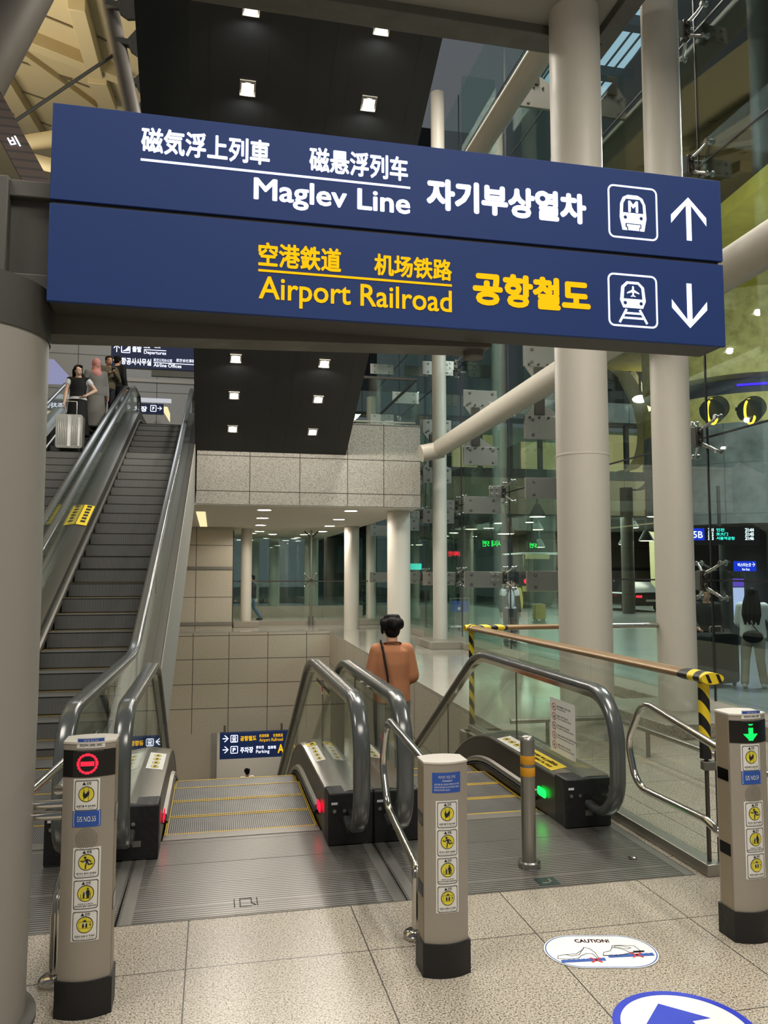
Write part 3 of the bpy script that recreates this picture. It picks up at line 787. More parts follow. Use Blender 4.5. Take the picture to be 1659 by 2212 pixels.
# marks on the middle and right escalators
f = lambda u, v: (.894, u, v)
p0, p1 = PX(683, 1473, .894), PX(712, 1505, .894)
mb = MB(); mb.quad((.893, p0.y, p1.z), (.893, p1.y, p1.z), (.893, p1.y, p0.z), (.893, p0.y, p0.z), 0)
c_ = ((p0.y+p1.y)/2, p0.z*.62+p1.z*.38); mb.poly([(.8925, c_[0]+.075*math.cos(a*PI/12), c_[1]+.045*math.sin(a*PI/12)) for a in range(24)], 2)
mb.poly([(.892, c_[0]+.05*math.cos(a*PI/12), c_[1]+.03*math.sin(a*PI/12)) for a in range(24)], 1)
for k in range(2): mb.quad((.892, p0.y-.02, p1.z+.02+.016*k), (.892, p1.y+.02, p1.z+.02+.016*k), (.892, p1.y+.02, p1.z+.03+.016*k), (.892, p0.y-.02, p1.z+.03+.016*k), 3)
Bm(mb, 'emergency_stop_sign', ['safety_yellow', 'letter_red', 'sticker_white', 'sticker_black'], smooth=0)
mb = MB()
for yy in (6.45, 6.75):
    mb.cyl((1.03, yy, .33), (1.03, yy, .8), .036, 20, 0); mb.lathe([(.04, .8), (.04, .82), (.03, .835)], (1.03, yy, 0), 20, 1)
mb.bar((1.0, 6.8, .78), (1.12, 7.0, .78), .05, .05, 1)
Bm(mb, 'deck_barrier', ['black_rubber', 'steel_polished'])
f2 = lambda u, v: (2.583, u, v)
q = [PX(1188, 1505, 2.583), PX(1243, 1524, 2.583), PX(1243, 1648, 2.583), PX(1189, 1618, 2.583)]
ya, yb = (q[0].y+q[3].y)/2, (q[1].y+q[2].y)/2; za, zb_ = (q[2].z+q[3].z)/2, (q[0].z+q[1].z)/2
mb = MB(); mb.quad((2.5835, ya, za), (2.5835, yb, za), (2.5835, yb, zb_), (2.5835, ya, zb_), 0)
fn = lambda u, v: (2.582, ya+(yb-ya)*u, za+(zb_-za)*v); fn2 = lambda u, v: (2.581, ya+(yb-ya)*u, za+(zb_-za)*v)
NL = [('핸드레일을 꼭 잡고 이용', 'USE HANDRAILS'), ('뛰거나 걷지 마십시오', 'HOLD CHILDREN\'S HANDS'), ('유모차를 싣지 마십시오', 'NO BABY STROLLERS ALLOWED'), ('신발, 옷자락이 끼지 않도록 하십시오', 'WATCH OUT FOR ENTRAPMENT OF SHOES, CLOTHES'), ('황색선 안에 서 주십시오', 'PLEASE HOLD ONTO YOUR LUGGAGE')]
for k, (a_, b_) in enumerate(NL):
    v = .84-.175*k
    ring2(mb, circ(.17, v, .085, 28, .07), circ(.17, v, .07, 28, .058), fn, 1); pict(mb, ('grip', 'adult', 'run', 'feet', 'grip')[k], .17, v, .045, fn, 2)
    text(mb, a_, .3, .3+.04*len(a_), v+.012, v+.045, fn, 2, .015); text(mb, b_, .3, min(.93, .3+.026*len(b_)), v-.03, v-.006, fn, 2, 0, True)
Br(mb, 'notice_sheet', ['paper_white', 'letter_red', 'sticker_black'], smooth=0)
mb = MB(); f = lambda u, v: (u, v, .0048)
for a_, b_ in (((.14, 4.36), (.14, 4.46)), ((.17, 4.36), (.23, 4.36)), ((.17, 4.36), (.17, 4.46)), ((.17, 4.46), (.23, 4.46)), ((.23, 4.46), (.23, 4.4)), ((.26, 4.36), (.26, 4.46)), ((.23, 4.4), (.25, 4.37))):
    thick(mb, [a_, b_], .006, f)
Bm(mb, 'lifting_slot', 'black_rubber', smooth=0)

# escalator rising to the departures level on the left, seen at a gentler pitch
M_UP = .46
YAWU = -.014
def up_nose(y0, top=5.45): return fillet([(5.1, 0), (y0, 0), (y0+top/M_UP, top), (y0+top/M_UP+2.2, top)], [2.2, 2.2], 12)
def up_hand(y0, top=5.45):
    yt = y0+top/M_UP+.1
    return fillet([(5.42, .2), (4.80, .12), (4.80, .955), (y0+.05, .955), (yt, .94+top), (yt+1.35, .94+top), (yt+1.35, top+.1), (yt+.7, top+.12)], [.27, .33, 1.6, 1.2, .33, .27], 12)
nu = up_nose(8.2); hu = up_hand(8.2)
esc_up, Bu = escalator('empty escalator with dark steps rising to the departures level', (-1.5, 5.0, 0), YAWU,
    -2.02, -.97, -2.21, -.8, -2.29, -.6, nu, (hu, hu), [5.62+.42*k for k in range(37)], True, (-2.29, -.443, 4.255, 5.5), None, .42, True, True)
mb = MB().sweepV([p for p in nu if p[0] > 8.4 or p[0] > 7.9], [(-.598, .33), (-.585, .33), (-.585, -1.05), (-2.3, -1.05), (-2.3, -.5), (-.598, -.5)])
Bu(mb, 'truss_cladding', 'grey_plaster')
mb = MB().sweepV([p for p in nu if p[0] > 6.2], [(-.7, .346), (-.695, .346), (-.695, .35), (-.7, .35)]); mb.sweepV([p for p in nu if p[0] > 6.2], [(-.606, .346), (-.6, .346), (-.6, .352), (-.606, .352)])
Bu(mb, 'deck_seam', 'steel_dark')
y_ = 12.9; zz = zat(nu, y_)
mb = MB(); fq = lambda u, v, o=.0: (-2.2+.16*v, y_+u, zat(nu, y_+u)+.345-.025*v+.006+o)
mb.quad(fq(0, 0), fq(.8, 0), fq(.8, 1), fq(0, 1), 0)
for k in range(6): mb.quad(fq(.1+.12*k, .3, .001), fq(.18+.12*k, .3, .001), fq(.18+.12*k, .75, .001), fq(.1+.12*k, .75, .001), 1)
Bu(mb, 'deck_label', ['safety_yellow', 'sticker_black'], smooth=0)
nl = up_nose(8.0); hl_ = up_hand(8.2)
esc_left, Bl = escalator('escalator with travellers and a silver suitcase at its head, beside the empty rising one', (-3.0, 5.0, 0), YAWU,
    -3.56, -2.52, -3.76, -2.38, -3.84, -2.3, nl, (hl_, hl_), [8.6+.42*k for k in range(29)], True, None, None, .42, False, True)

# steel post with amber bands on the right landing, stud and arrow mark
t = thing('post', 'slim steel post with two amber bands on the ribbed landing plate', 'post', (1.88, 4.585, .003))
MB().lathe([(.043, .0), (.043, .735), (.038, .755), (.022, .768), (.0, .772)][:-1], n=32).build('tube', 'steel_brushed', t, smooth=50)
MB().lathe([(.068, 0), (.068, .028), (.06, .036), (.044, .036)], n=32).build('base_ring', 'steel', t)
for za_, zc in ((.60, .652), (.53, .582)): MB().lathe([(.0432, za_), (.0442, za_+.002), (.0442, zc-.002), (.0432, zc)], n=32).build('amber_band', 'amber_tape', t, smooth=60)
p = PZ(1366, 1855); t = tag(MB().lathe([(.026, .0), (.026, .006), (.014, .011)], n=24).build('floor_stud', 'steel_polished'), 'small round shiny stud on the landing plate near the glass barrier', 'stud'); t.location = (p.x, p.y, .0045)
p = PZ(1182, 1906); t = thing('floor_sticker', 'small dark green tile with a pale arrow on the ribbed landing plate', 'sticker', (p.x, p.y, .0045))
mat('dark_green', (34, 56, 50), .4)
MB().box(-.06, .06, -.055, .055, 0, .0015).build('tile', 'dark_green', t)
mb = MB(); thick(mb, [(-.03, -.02), (.02, -.02), (.02, .03)], .014, lambda u, v: (u, v, .0025)); mb.build('arrow_print', 'letter_grey', t, smooth=0)

# ================================================================== the building
ORD = ['first', 'second', 'third', 'fourth', 'fifth', 'sixth', 'seventh', 'eighth', 'ninth', 'tenth', 'eleventh', 'twelfth']
fl = MB()
fl.box(-14, 6.2, -8, 4.255, -.3, 0)
fl.box(2.78, 6.2, 4.255, 8.65, -.3, 0)
fl.box(-14, -2.29, 4.255, 24, -.3, 0)
fl.box(-2.29, -.62, 5.52, 8.2, -.5, -.06)
struct(fl.build('floor', 'granite_floor', smooth=0), 'speckled granite floor with dark tile joints')
fl = MB(); fl.prism([(3.2, 8.65, 0), (6.2, 8.65, 0), (6.2, 24.02, 0), (3.5, 24.02, 0)], (0, 0, -.05)); fl.box(-14, 6.2, 24.02, 44, -.3, 0)
fl.box(2.74, 3.2, 8.5, 8.66, -.3, .0)
struct(fl.build('floor', 'polished_stone', smooth=0), 'pale polished stone floor beyond the escalators')
def stone(name, label, quad_fn, u0, u1, v0, v1, us, vs, m='wall_stone', w=.012, thick_=.0):
    """wall face with sunk dark joints as thin strips on the same mesh"""
    mb = MB(); mb.quad(quad_fn(u0, v0, 0), quad_fn(u1, v0, 0), quad_fn(u1, v1, 0), quad_fn(u0, v1, 0), 0)
    for u in us: mb.quad(quad_fn(u-w/2, v0, .002), quad_fn(u+w/2, v0, .002), quad_fn(u+w/2, v1, .002), quad_fn(u-w/2, v1, .002), 1)
    for v in vs: mb.quad(quad_fn(u0, v-w/2, .002), quad_fn(u1, v-w/2, .002), quad_fn(u1, v+w/2, .002), quad_fn(u0, v+w/2, .002), 1)
    return struct(mb.build(name, [m, 'stone_joint'], smooth=0), label)
XX = lambda px, py, Y: PY(px, py, Y).x
ZZ = lambda px, py, Y: PY(px, py, Y).z
wy = lambda Y: (lambda u, v, o: (u, Y-o, v))
stone('wall_far', 'beige granite wall under the landing at the far end of the escalator well', wy(24.0), -2.29, 3.5, -2.9, 0,
      [XX(x, 1450, 24) for x in (416, 494, 578, 662)], [ZZ(550, y, 24) for y in (1372, 1422, 1475, 1527)], w=.018)
mb = MB(); mb.box(-2.29, 3.52, 24.0, 24.5, .0, .02); struct(mb.build('trim_1', 'polished_stone', smooth=0), 'pale stone edging on top of the far granite wall')
wr = lambda u, v, o: (3.2+.3*(u-8.65)/15.37-o, u, v)
stone('wall_right', 'beige granite side wall of the escalator well below the polished floor', wr, 8.65, 24.0, -6, -.05, [11.2+1.6*k for k in range(8)], [-.95, -1.9, -2.85, -3.8], w=.012)
mb = MB(); mb.quad((2.78, 5.5, 0), (2.78, 8.65, 0), (2.78, 8.65, -6), (2.78, 5.5, -6)); mb.quad((2.78, 8.66, 0), (3.2, 8.66, 0), (3.2, 8.65, -6), (2.78, 8.65, -6))
mb.quad((-2.29, 8.2, 0), (-2.29, 24, 0), (-2.29, 24, -6), (-2.29, 8.2, -6)); mb.quad((-.62, 5.5, -.5), (-.62, 8.2, -.5), (-.62, 8.2, -6), (-.62, 5.5, -6)); mb.quad((-2.29, 8.2, -6), (-.62, 8.2, -6), (-.62, 8.2, -.06), (-2.29, 8.2, -.06)); mb.quad((-.62, 5.5, -6), (3.2, 5.5, -6), (3.2, 5.5, -.06), (-.62, 5.5, -.06))
struct(mb.build('wall_well', 'wall_stone', smooth=0), 'stone sides of the escalator well under the balustrades')
mb = MB(); mb.box(-6, 8, 14, 32, -5.9, -5.6); struct(mb.build('floor', 'polished_stone', smooth=0), 'stone floor of the lower level at the foot of the escalators')
mb = MB(); mb.box(-6, 8, 24.1, 32, -2.9, -2.6); struct(mb.build('ceiling', 'white_plaster', smooth=0), 'low ceiling of the lower passage')
mb = MB(); mb.quad((-6, 29, -5.6), (8, 29, -5.6), (8, 29, -2.9), (-6, 29, -2.9)); struct(mb.build('wall_lower', 'grey_plaster', smooth=0), 'grey back wall of the lower passage')
mb = MB(); mb.box(-2.29, .02, 24.0, 24.6, -5.6, -2.9, 0); mb.box(.02, .2, 24.0, 24.6, -5.6, -2.9, 1); mb.box(2.55, 3.5, 24.0, 24.6, -5.6, -2.9, 0)
struct(mb.build('wall_pier', ['wall_stone', 'grey_plaster'], smooth=0), 'stone piers beside the lower passage')

# well sign below the far wall
t = thing('hanging_sign', 'small blue two-row sign for the railroad and parking, low under the far granite wall', 'sign', (1.3, 23.4, -3.13))
SW = 23.4; O = Vector((1.3, SW, -3.13))
def sb(mb, name, mats, **k): mb.v = [tuple(Vector(v)-O) for v in mb.v]; return mb.build(name, mats, t, **k)
a, b, c, d = XX(475, 1600, SW), 2.5, ZZ(550, 1637, SW), ZZ(550, 1582, SW)
mb = MB(); mb.box(a, b, SW, SW+.2, c, d); sb(mb, 'sign_panel', 'sign_blue')
mb = MB(); mb.box(a+.1, a+.16, SW+.05, SW+.12, d, -2.6); mb.box(b-.5, b-.44, SW+.05, SW+.12, d, -2.6); sb(mb, 'hanger', 'bracket_steel')
mb = MB(); f0, f1 = on_plane_y(SW, .006), on_plane_y(SW, .012)
def zr(x0, x1, y0, y1): return XX(x0, y0, SW), XX(x1, y0, SW), ZZ(x0, y1, SW), ZZ(x0, y0, SW)
for (y0, y1, kind) in ((1588, 1604, 'T'), (1612, 1628, 'P')):
    x0, x1, a, b = zr(481, 494, y0+1, y1-1); arrow_up(mb, (x0+x1)/2, (a+b)/2, b-a, (x1-x0), f0, 0, -PI/2)
    x0, x1, a, b = zr(498, 514, y0, y1); icon_box(mb, x0, x1, a, b, .018, f0, 0)
    if kind == 'T': train_icon(mb, x0, x1, a, b, f0, f1, 0, 1, 'T')
    else: text(mb, 'P', x0+.06, x1-.06, a+.05, b-.05, f0, 0, .03, True)
x0, x1, a, b = zr(519, 554, 1590, 1601); text(mb, '공항철도', x0, x1, a, b, f0, 2, .03)
x0, x1, a, b = zr(560, 581, 1586, 1593); text(mb, '机场铁路', x0, x1, a, b, f0, 2, .01)
x0, x1, a, b = zr(590, 611, 1585, 1592); text(mb, '空港鉄道', x0, x1, a, b, f0, 2, .01)
x0, x1, a, b = zr(560, 611, 1595, 1602); text(mb, 'Airport Railroad', x0, x1, a, b, f0, 2, .0, True)
x0, x1, a, b = zr(519, 547, 1614, 1627); text(mb, '주차장', x0, x1, a, b, f0, 0, .03)
x0, x1, a, b = zr(553, 570, 1611, 1618); text(mb, '停车场', x0, x1, a, b, f0, 0, .01)
x0, x1, a, b = zr(579, 596, 1611, 1618); text(mb, '駐車場', x0, x1, a, b, f0, 0, .01)
x0, x1, a, b = zr(553, 582, 1620, 1627); text(mb, 'Parking', x0, x1, a, b, f0, 0, .0, True)
x0, x1, a, b = zr(600, 613, 1608, 1626); text(mb, 'A', x0, x1, a, b, f0, 2, .03, True)
x0, x1, a, b = zr(618, 640, 1608, 1626); text(mb, 'B)', x0, x1, a, b, f0, 2, .03, True)
sb(mb, 'lettering', ['letter_glow_white', 'sign_blue', 'letter_glow_gold'], smooth=0, fix=False)

# stone bulkhead, lobby ceiling and its lights
BY = 17.5
stone('wall_bulkhead', 'grey speckled stone bulkhead above the lobby', wy(BY), -.38, 4.64, 3.26, 5.16,
      [XX(x, 1000, BY) for x in (540, 648, 751, 829)], [ZZ(650, 989, BY), ZZ(650, 1064, BY), ZZ(850, 920, BY)], 'fascia_stone', .018)
mb = MB(); mb.quad((4.64, BY, 3.26), (4.64, 28, 3.26), (4.64, 28, 5.16), (4.64, BY, 5.16)); mb.quad((-.38, BY, 5.16), (4.64, BY, 5.16), (4.64, 28, 5.16), (-.38, 28, 5.16)); mb.quad((-.38, BY, 3.26), (-.38, 28, 3.26), (-.38, 28, 5.5), (-.38, BY, 5.5))
struct(mb.build('wall_bulkhead', 'fascia_stone', smooth=0), 'side and top of the stone bulkhead')
mb = MB(); mb.box(-4, 4.64, BY+.02, 34, 3.24, 3.26); struct(mb.build('ceiling', 'white_plaster', smooth=0), 'cream ceiling over the lobby with round downlights')
def round_light(x, y, z, label, group=None, r=.15):
    t = thing('ceiling_light', label, 'light', (x, y, z), 0, group)
    MB().lathe([(r*1.18, -.012), (r*1.18, 0), (r, 0), (r, -.008)], n=28, caps=False).build('trim_ring', 'white_plaster', t, smooth=50)
    MB().add([(r*math.cos(2*PI*i/24), r*math.sin(2*PI*i/24), -.009) for i in range(24)], [tuple(range(24))]).build('lamp', 'downlight_soft', t, smooth=0)
    return t
for k, (x, y) in enumerate(((1.16, 18.65), (1.28, 21.4), (1.42, 24.6), (1.6, 28.2))): round_light(x, y, 3.24, 'round downlight in the cream lobby ceiling, %s back in the row by the rising escalator' % ORD[k], 'lobby downlights')
for k, (x, y) in enumerate(((3.19, 18.5), (3.38, 21.5), (3.57, 24.6), (3.78, 27.8))): round_light(x, y, 3.24, 'round lobby downlight, %s back in the row by the bulkhead corner column' % ORD[k], 'lobby downlights')
for k, x in enumerate((2.2, 3.4)): round_light(x, 30.2, 3.24, 'round downlight between the two lobby glass screens, the one %s' % ('by the steel mast', 'by the thicker columns')[k], 'lobby downlights')
emit('trough_light', (252, 236, 180), .9)
t = tag(MB().box(-.42, -.2, 19.5, 25.6, 3.225, 3.239).build('ceiling_light', 'trough_light', smooth=0), 'slanting pale yellow strip light in the lobby ceiling, by the rising escalator', 'light')
stone('wall_lobby', 'beige stone wall of the lobby behind the rising escalator', wy(26.0), -3.5, .62, 0, 3.24, [XX(423, 1250, 26)], [ZZ(460, y, 26) for y in (1178, 1290)], w=.018)
mb = MB(); mb.box(-3.5, .625, 25.96, 25.995, ZZ(460, 1230, 26), ZZ(460, 1224, 26)); mb.box(-3.5, .625, 25.96, 25.995, .1, .2); struct(mb.build('trim_2', 'steel_brushed', smooth=0), 'two thin metal bands across the lobby wall')
mb = MB(); mb.quad((.62, 26, 0), (.62, 30, 0), (.62, 30, 3.24), (.62, 26, 3.24)); struct(mb.build('wall_lobby', 'wall_stone', smooth=0), 'end of the lobby wall beside the glass')

# lobby glass screens
mb = MB(); mb.box(.62, 5.3, 27.1, 27.112, .16, 3.2); w1 = struct(mb.build('window_1', 'facade_glass', smooth=0), 'large glass screen at the back of the lobby')
mb = MB(); mb.box(.62, 5.3, 26.95, 27.25, 0, .16); struct(mb.build('trim_3', 'plinth_stone', smooth=0), 'stone sill under the lobby glass')
mb = MB(); mb.box(.62, 5.3, 27.095, 27.1, ZZ(600, 1257, 27), ZZ(600, 1254.5, 27)); mb.box(.62, .68, 27.05, 27.15, .1, 3.2); struct(mb.build('trim_4', 'steel_dark', smooth=0), 'dark seams of the lobby glass')
mb = MB(); mb.box(.62, 6, 32.0, 32.012, .45, 3.2); struct(mb.build('window_2', 'facade_glass', smooth=0), 'second glass screen of the vestibule')
mb = MB(); mb.box(.62, 6, 31.9, 32.3, 0, .45); struct(mb.build('trim_5', 'plinth_stone', smooth=0), 'stone plinth under the second glass screen')
t = thing('mullion', 'slim steel mast holding the lobby glass, with a cross-shaped fitting at mid height', 'mullion', (XX(672, 1300, 26.9), 26.9, 0))
MB().cyl((0, 0, 0), (0, 0, 3.22), .035, 14).build('mast', 'steel_brushed', t); MB().cyl((0, 0, 0), (0, 0, .3), .09, 16).build('foot', 'steel', t)
zc = ZZ(672, 1254, 26.9); MB().cyl((0, -.06, zc), (0, .14, zc), .06, 16).build('hub', 'steel_dark', t)
for sx in (-1, 1):
    for sz in (-1, 1): MB().tube([(0, .0, zc), (sx*.2, .1, zc+sz*.22), (sx*.2, .19, zc+sz*.22)], [.028, .02, .035], 10).build('arm', 'steel', t)
for s in (-1, 1): MB().tube([(0, 0, 2.95), (s*.24, .05, 3.2)], .02, 10).build('brace', 'steel_dark', t)

# black sloping underside of the escalator overhead
ZS, run = 4.42, 12.5
def soff(x, y, off=0.0): return Vector((x, y, ZS+(BY-y)*T30)) + Vector((0, -.5, -.866))*off
mb = MB()
def slab_on(x0, x1, ya, yb, th, m=0, off=0):
    a = [soff(x0, ya, off), soff(x1, ya, off), soff(x1, yb, off), soff(x0, yb, off)]; mb.prism(a, Vector((0, .5, .866))*th, m)
slab_on(-.42, 2.9, BY+.2, 5, .4)
for x in (-.14, 1.13, 1.5, 2.62): slab_on(x-.006, x+.006, BY, 5, .004, 1, .003)
struct(mb.build('ceiling', ['black_cladding', 'black_rubber'], smooth=0), 'black sloping soffit under the upper escalators')
mb = MB(); slab_on(-1.08, -.42, 13.2, 5, .25); struct(mb.build('ceiling', 'dark_glazing', smooth=0), 'dark glazing beside the black soffit')
s_, n_ = Vector((0, .866, -.5)), Vector((0, -.5, -.866)); xh = Vector((1, 0, 0))
for side, x in (('left', .36), ('right', 2.06)):
    for k in range(9):
        c = soff(x, 16.83-.8957*k)
        t = thing('ceiling_light', 'square soffit downlight, %s from the bottom of the row %s' % (ORD[k], 'by the rising escalator' if side == 'left' else 'by the glass railing'), 'light', c, 0, 'downlights in the black soffit')
        mb = MB(); r = .095
        for (u, v, hu_, hv) in ((0, r, r+.012, .012), (0, -r, r+.012, .012), (r, 0, .012, r), (-r, 0, .012, r)): mb.obox(xh*u+s_*v+n_*.008, xh*hu_, s_*hv, n_*.012)
        mb.build('housing', 'grey_plaster', t)
        mb = MB(); mb.obox(n_*.004+s_*.012, xh*(r-.012), s_*(r-.024), n_*.002, 0)
        mb.build('reflector', emit('reflector_glow', (255, 238, 214), 2.6) if 'reflector_glow' not in MATS else 'reflector_glow', t)
        mb = MB(); mb.add([n_*.01 + xh*.062*math.cos(a) + s_*(-.03+.04*math.sin(a)) for a in [2*PI*i/20 for i in range(20)]], [tuple(range(20))]); mb.build('lamp', 'downlight', t, smooth=0)

# slab over our heads
mb = MB(); mb.box(-.35, 4.5, -3, 8.5, 8.25, 8.9, 0); mb.box(-.35, 4.5, 8.3, 8.62, 8.13, 8.9, 1); mb.box(4.4, 4.62, -3, 8.62, 8.13, 8.9, 1)
struct(mb.build('ceiling', ['grey_plaster', 'bracket_steel'], smooth=0, bevel=.01), 'grey slab of the floor above, carried by the near white column')

# ------------------------------------------------------------------ columns
def column(label, x, y, r, h, plinth=None, z0=0.0, ring=None):
    t = thing('column', label, 'column', (x, y, z0))
    MB().lathe([(r, 0 if not plinth else plinth[4]), (r, h-z0)], n=48).build('shaft', 'column_paint', t)
    if plinth:
        x0, x1, y0, y1, hz = plinth; MB().box(x0-x, x1-x, y0-y, y1-y, 0, hz).build('plinth', 'plinth_stone', t, bevel=.01)
    if ring: MB().lathe([(r, ring-.012), (r+.004, ring-.008), (r+.004, ring+.008), (r, ring+.012)], n=48).build('joint_ring', 'column_paint', t)
    return t
column('large white round column, thickest of the tall ones, behind the glass barrier', 4.0, 8.05, .287, 8.3, None, 0, 3.05)
column('tall white column on a wide stone plinth between the glass barrier and the glass wall', 5.42, 8.55, .225, 14, (4.7, 5.98, 7.63, 9.35, .16))
column('thick white column holding the corner of the stone bulkhead, behind the person in orange', 4.34, 18.4, .275, 3.25)
column('slim white column on a square plinth that the big inclined-looking tube crosses', 5.42, 18.6, .175, 14, (4.95, 5.95, 17.7, 19.2, .17))
column('white column near the far edge of the well under the lobby ceiling', 4.3, 24.75, .235, 3.24)
column('slim white column on a plinth where the lobby wall meets the glass', 1.09, 26.75, .18, 3.24, (.68, 1.5, 26.25, 26.95, .18))
column('slim white column on a plinth in the far corner by the glass wall', 5.42, 27.2, .175, 8, (4.9, 5.9, 26.6, 27.7, .2))
for k, (x, y, r) in enumerate(((1.75, 34.5, .2), (2.6, 34.5, .24), (4.15, 34.0, .3))):
    column('pale column seen through both lobby glass screens, the %s of three' % ('thinnest', 'middle', 'thickest')[k], x, y, r, 3.3)

# ------------------------------------------------------------------ big white tubes
mat('tube_paint', (188, 182, 168), .4, wear=(2, .06))
TX = 4.96; a, b = PX(952, 967, TX), PX(1640, 540, TX); b = b+(b-a).normalized()*6
t = thing('structural_tube', 'thick white tube running along the glass wall at upper-floor height', 'beam', a); O = Vector(a)
MB().cyl((0, 0, 0), b-O, .198, 36).build('tube', 'tube_paint', t); c = PY(909, 980, a.y+.05)-O; MB().cyl(c, (.05, .06, -.03), .192, 28).build('end_stub', 'tube_paint', t)
t = thing('structural_tube', 'thick white tube running along the glass wall high above the sign', 'beam', (4.96, 11, 10.0)); MB().cyl((0, 7.3, .12), (0, -12, -.2), .198, 36).build('tube', 'tube_paint', t)

# ------------------------------------------------------------------ glass wall on the right
FX = 6.2
FY = [8.97, 12.57, 15.95, 19.3, 22.8, 26.2]; FZ = [1.66, 3.5, 5.32, 7.12, 9.0]
mb = MB(); mb.box(FX, FX+.014, -2, 30, .15, 14.5); struct(mb.build('window_3', 'facade_glass', smooth=0), 'tall frameless glass wall beside the white columns')
mb = MB()
for y in [5.4, 1.8]+FY: mb.box(FX-.004, FX+.018, y-.011, y+.011, .15, 14.5)
for z in FZ+[10.85, 12.7]: mb.box(FX-.004, FX+.018, -2, 30, z-.011, z+.011)
struct(mb.build('trim_6', 'black_rubber', smooth=0), 'dark seams between the panes of the glass wall')
mb = MB(); mb.box(5.68, 6.3, -2, 30, 0, .15); struct(mb.build('trim_7', 'plinth_stone', smooth=0, bevel=.01), 'low stone sill along the foot of the glass wall')
def spider(x, y, z, label, plate=True):
    t = thing('spider_fitting', label, 'fitting', (x, y, z), 0, 'spider fittings of the glass wall')
    if plate:
        mb = MB(); mb.box(-.38, -.08, -.034, -.012, -.115, .115)
        for bx in (-.32, -.2):
            for bz in (-.06, .06): mb.cyl((bx, -.034, bz), (bx, -.058, bz), .024, 12)
        mb.build('bolted_plate', 'steel_brushed', t, bevel=.004)
    mb = MB(); mb.box(-.1, .0, -.05, .05, -.13, .13); mb.cyl((-.05, -.05, .06), (-.05, -.085, .06), .03, 12); mb.cyl((-.05, -.05, -.06), (-.05, -.085, -.06), .03, 12); mb.build('hub', 'steel_dark', t, bevel=.008)
    for sy in (-1, 1):
        for sz in (-1, 1):
            mb = MB(); e = Vector((.06, sy*.25, sz*.22)); mb.tube([(-.03, sy*.03, sz*.09), (.03, sy*.15, sz*.16), e], [.026, .02, .017], 10)
            mb.tube([e-Vector((.03, 0, 0)), e+Vector((.06, 0, 0))], .018, 10); mb.cyl(e+Vector((.035, 0, 0)), e+Vector((.06, 0, 0)), .038, 16); mb.cyl(e+Vector((-.04, 0, 0)), e+Vector((-.015, 0, 0)), .03, 14); mb.build('arm', 'steel', t, smooth=50)
    return t
HN = ['about head height', 'one pane higher', 'at upper-floor height', 'high up', 'topmost']
for i, y in enumerate(FY):
    for j, z in enumerate(FZ):
        if i >= 4 and j >= 3: continue
        spider(FX-.08, y, z, 'steel spider fitting on the glass wall, %s row beyond the plinth column, %s' % (ORD[i], HN[j]))
FW = .8
for i, y in enumerate(FY[1:]):
    t = thing('glass_fin', 'upright glass fin bracing the glass wall, %s beyond the plinth column' % ORD[i], 'fin', (5.2, y, .15), 0, 'glass fins')
    MB().box(0, FW, -.01, .01, 0, 12.6).build('fin_panel', 'fin_glass', t, smooth=0)
    for (za, zc, up) in ((1.45, 1.79, 0), (3.02, 3.38, 0), (4.05, 4.45, 1), (5.32, 5.68, -1), (6.85, 7.2, 0), (8.6, 8.95, 0), (10.0, 10.4, 1)):
        mb = MB(); za -= .15; zc -= .15
        mb.box(-.02, FW*(1 if up == 0 else .92), -.028, .028, za, zc)
        for bx in (.13, FW-.16):
            for bz in (za+.07, zc-.07): mb.cyl((bx, -.028, bz), (bx, -.04, bz), .028, 14, 1); mb.cyl((bx, -.04, bz), (bx, -.044, bz), .014, 10)
        if up == 1: mb.prism([(0, -.024, zc), (FW*.85, -.024, zc), (.34, -.024, zc+.2), (.14, -.024, zc+.2)], (0, .048, 0))
        if up == -1: mb.prism([(0, -.024, za), (FW*.85, -.024, za), (.36, -.024, za-.2), (.16, -.024, za-.2)], (0, .048, 0))
        if up:
            for q in range(5): mb.cyl((.07+.17*q, -.03, zc-.03 if up == 1 else za+.03), (.07+.17*q, -.05, zc-.03 if up == 1 else za+.03), .022, 10, 1)
            z_a = zc+.02 if up == 1 else za-.02; z_b = zc+.36 if up == 1 else za-.36
            mb.bar((.25, -.045, z_a), (.25, -.045, z_b), .18, .02, 1, up=(0, 1, 0))
        mb.build('splice_plate', ['steel_brushed', 'steel_dark'], t, bevel=.004)

# ------------------------------------------------------------------ glass barrier with brown rail
t = thing('glass_barrier', 'glass barrier with a brown handrail, its ends wrapped in black and yellow tape', 'barrier', (2.87, 6.4, 0)); O = Vector((2.87, 6.4, 0))
def gb(mb, name, mats, **k): mb.v = [tuple(Vector(v)-O) for v in mb.v]; return mb.build(name, mats, t, **k)
gx = 2.87
mb = MB()
for y0, y1 in ((4.26, 5.7), (5.71, 7.15), (7.16, 8.58)): mb.box(gx-.006, gx+.006, y0, y1, .06, 1.1)
gb(mb, 'glass_panel', 'balustrade_glass', smooth=0)
mb = MB(); mb.box(gx-.01, gx+.01, 4.248, 4.262, .0, 1.02); gb(mb, 'edge_strip', 'steel_dark')
mb = MB(); mb.box(gx-.05, gx+.05, 4.2, 8.6, 0, .07); gb(mb, 'base_channel', 'steel_brushed', bevel=.006)
OV = lambda a, b, n=18: [(a*math.cos(2*PI*i/n), b*math.sin(2*PI*i/n)) for i in range(n)]
def ovbar(mb, p, q, a, b, m=0):
    p, q = Vector(p), Vector(q); d = (q-p).normalized(); s = d.cross(Vector((0, 0, 1))).normalized(); n = s.cross(d)
    sec = OV(a, b); mb.prism([p+s*u+n*v for u, v in sec], q-p, m)
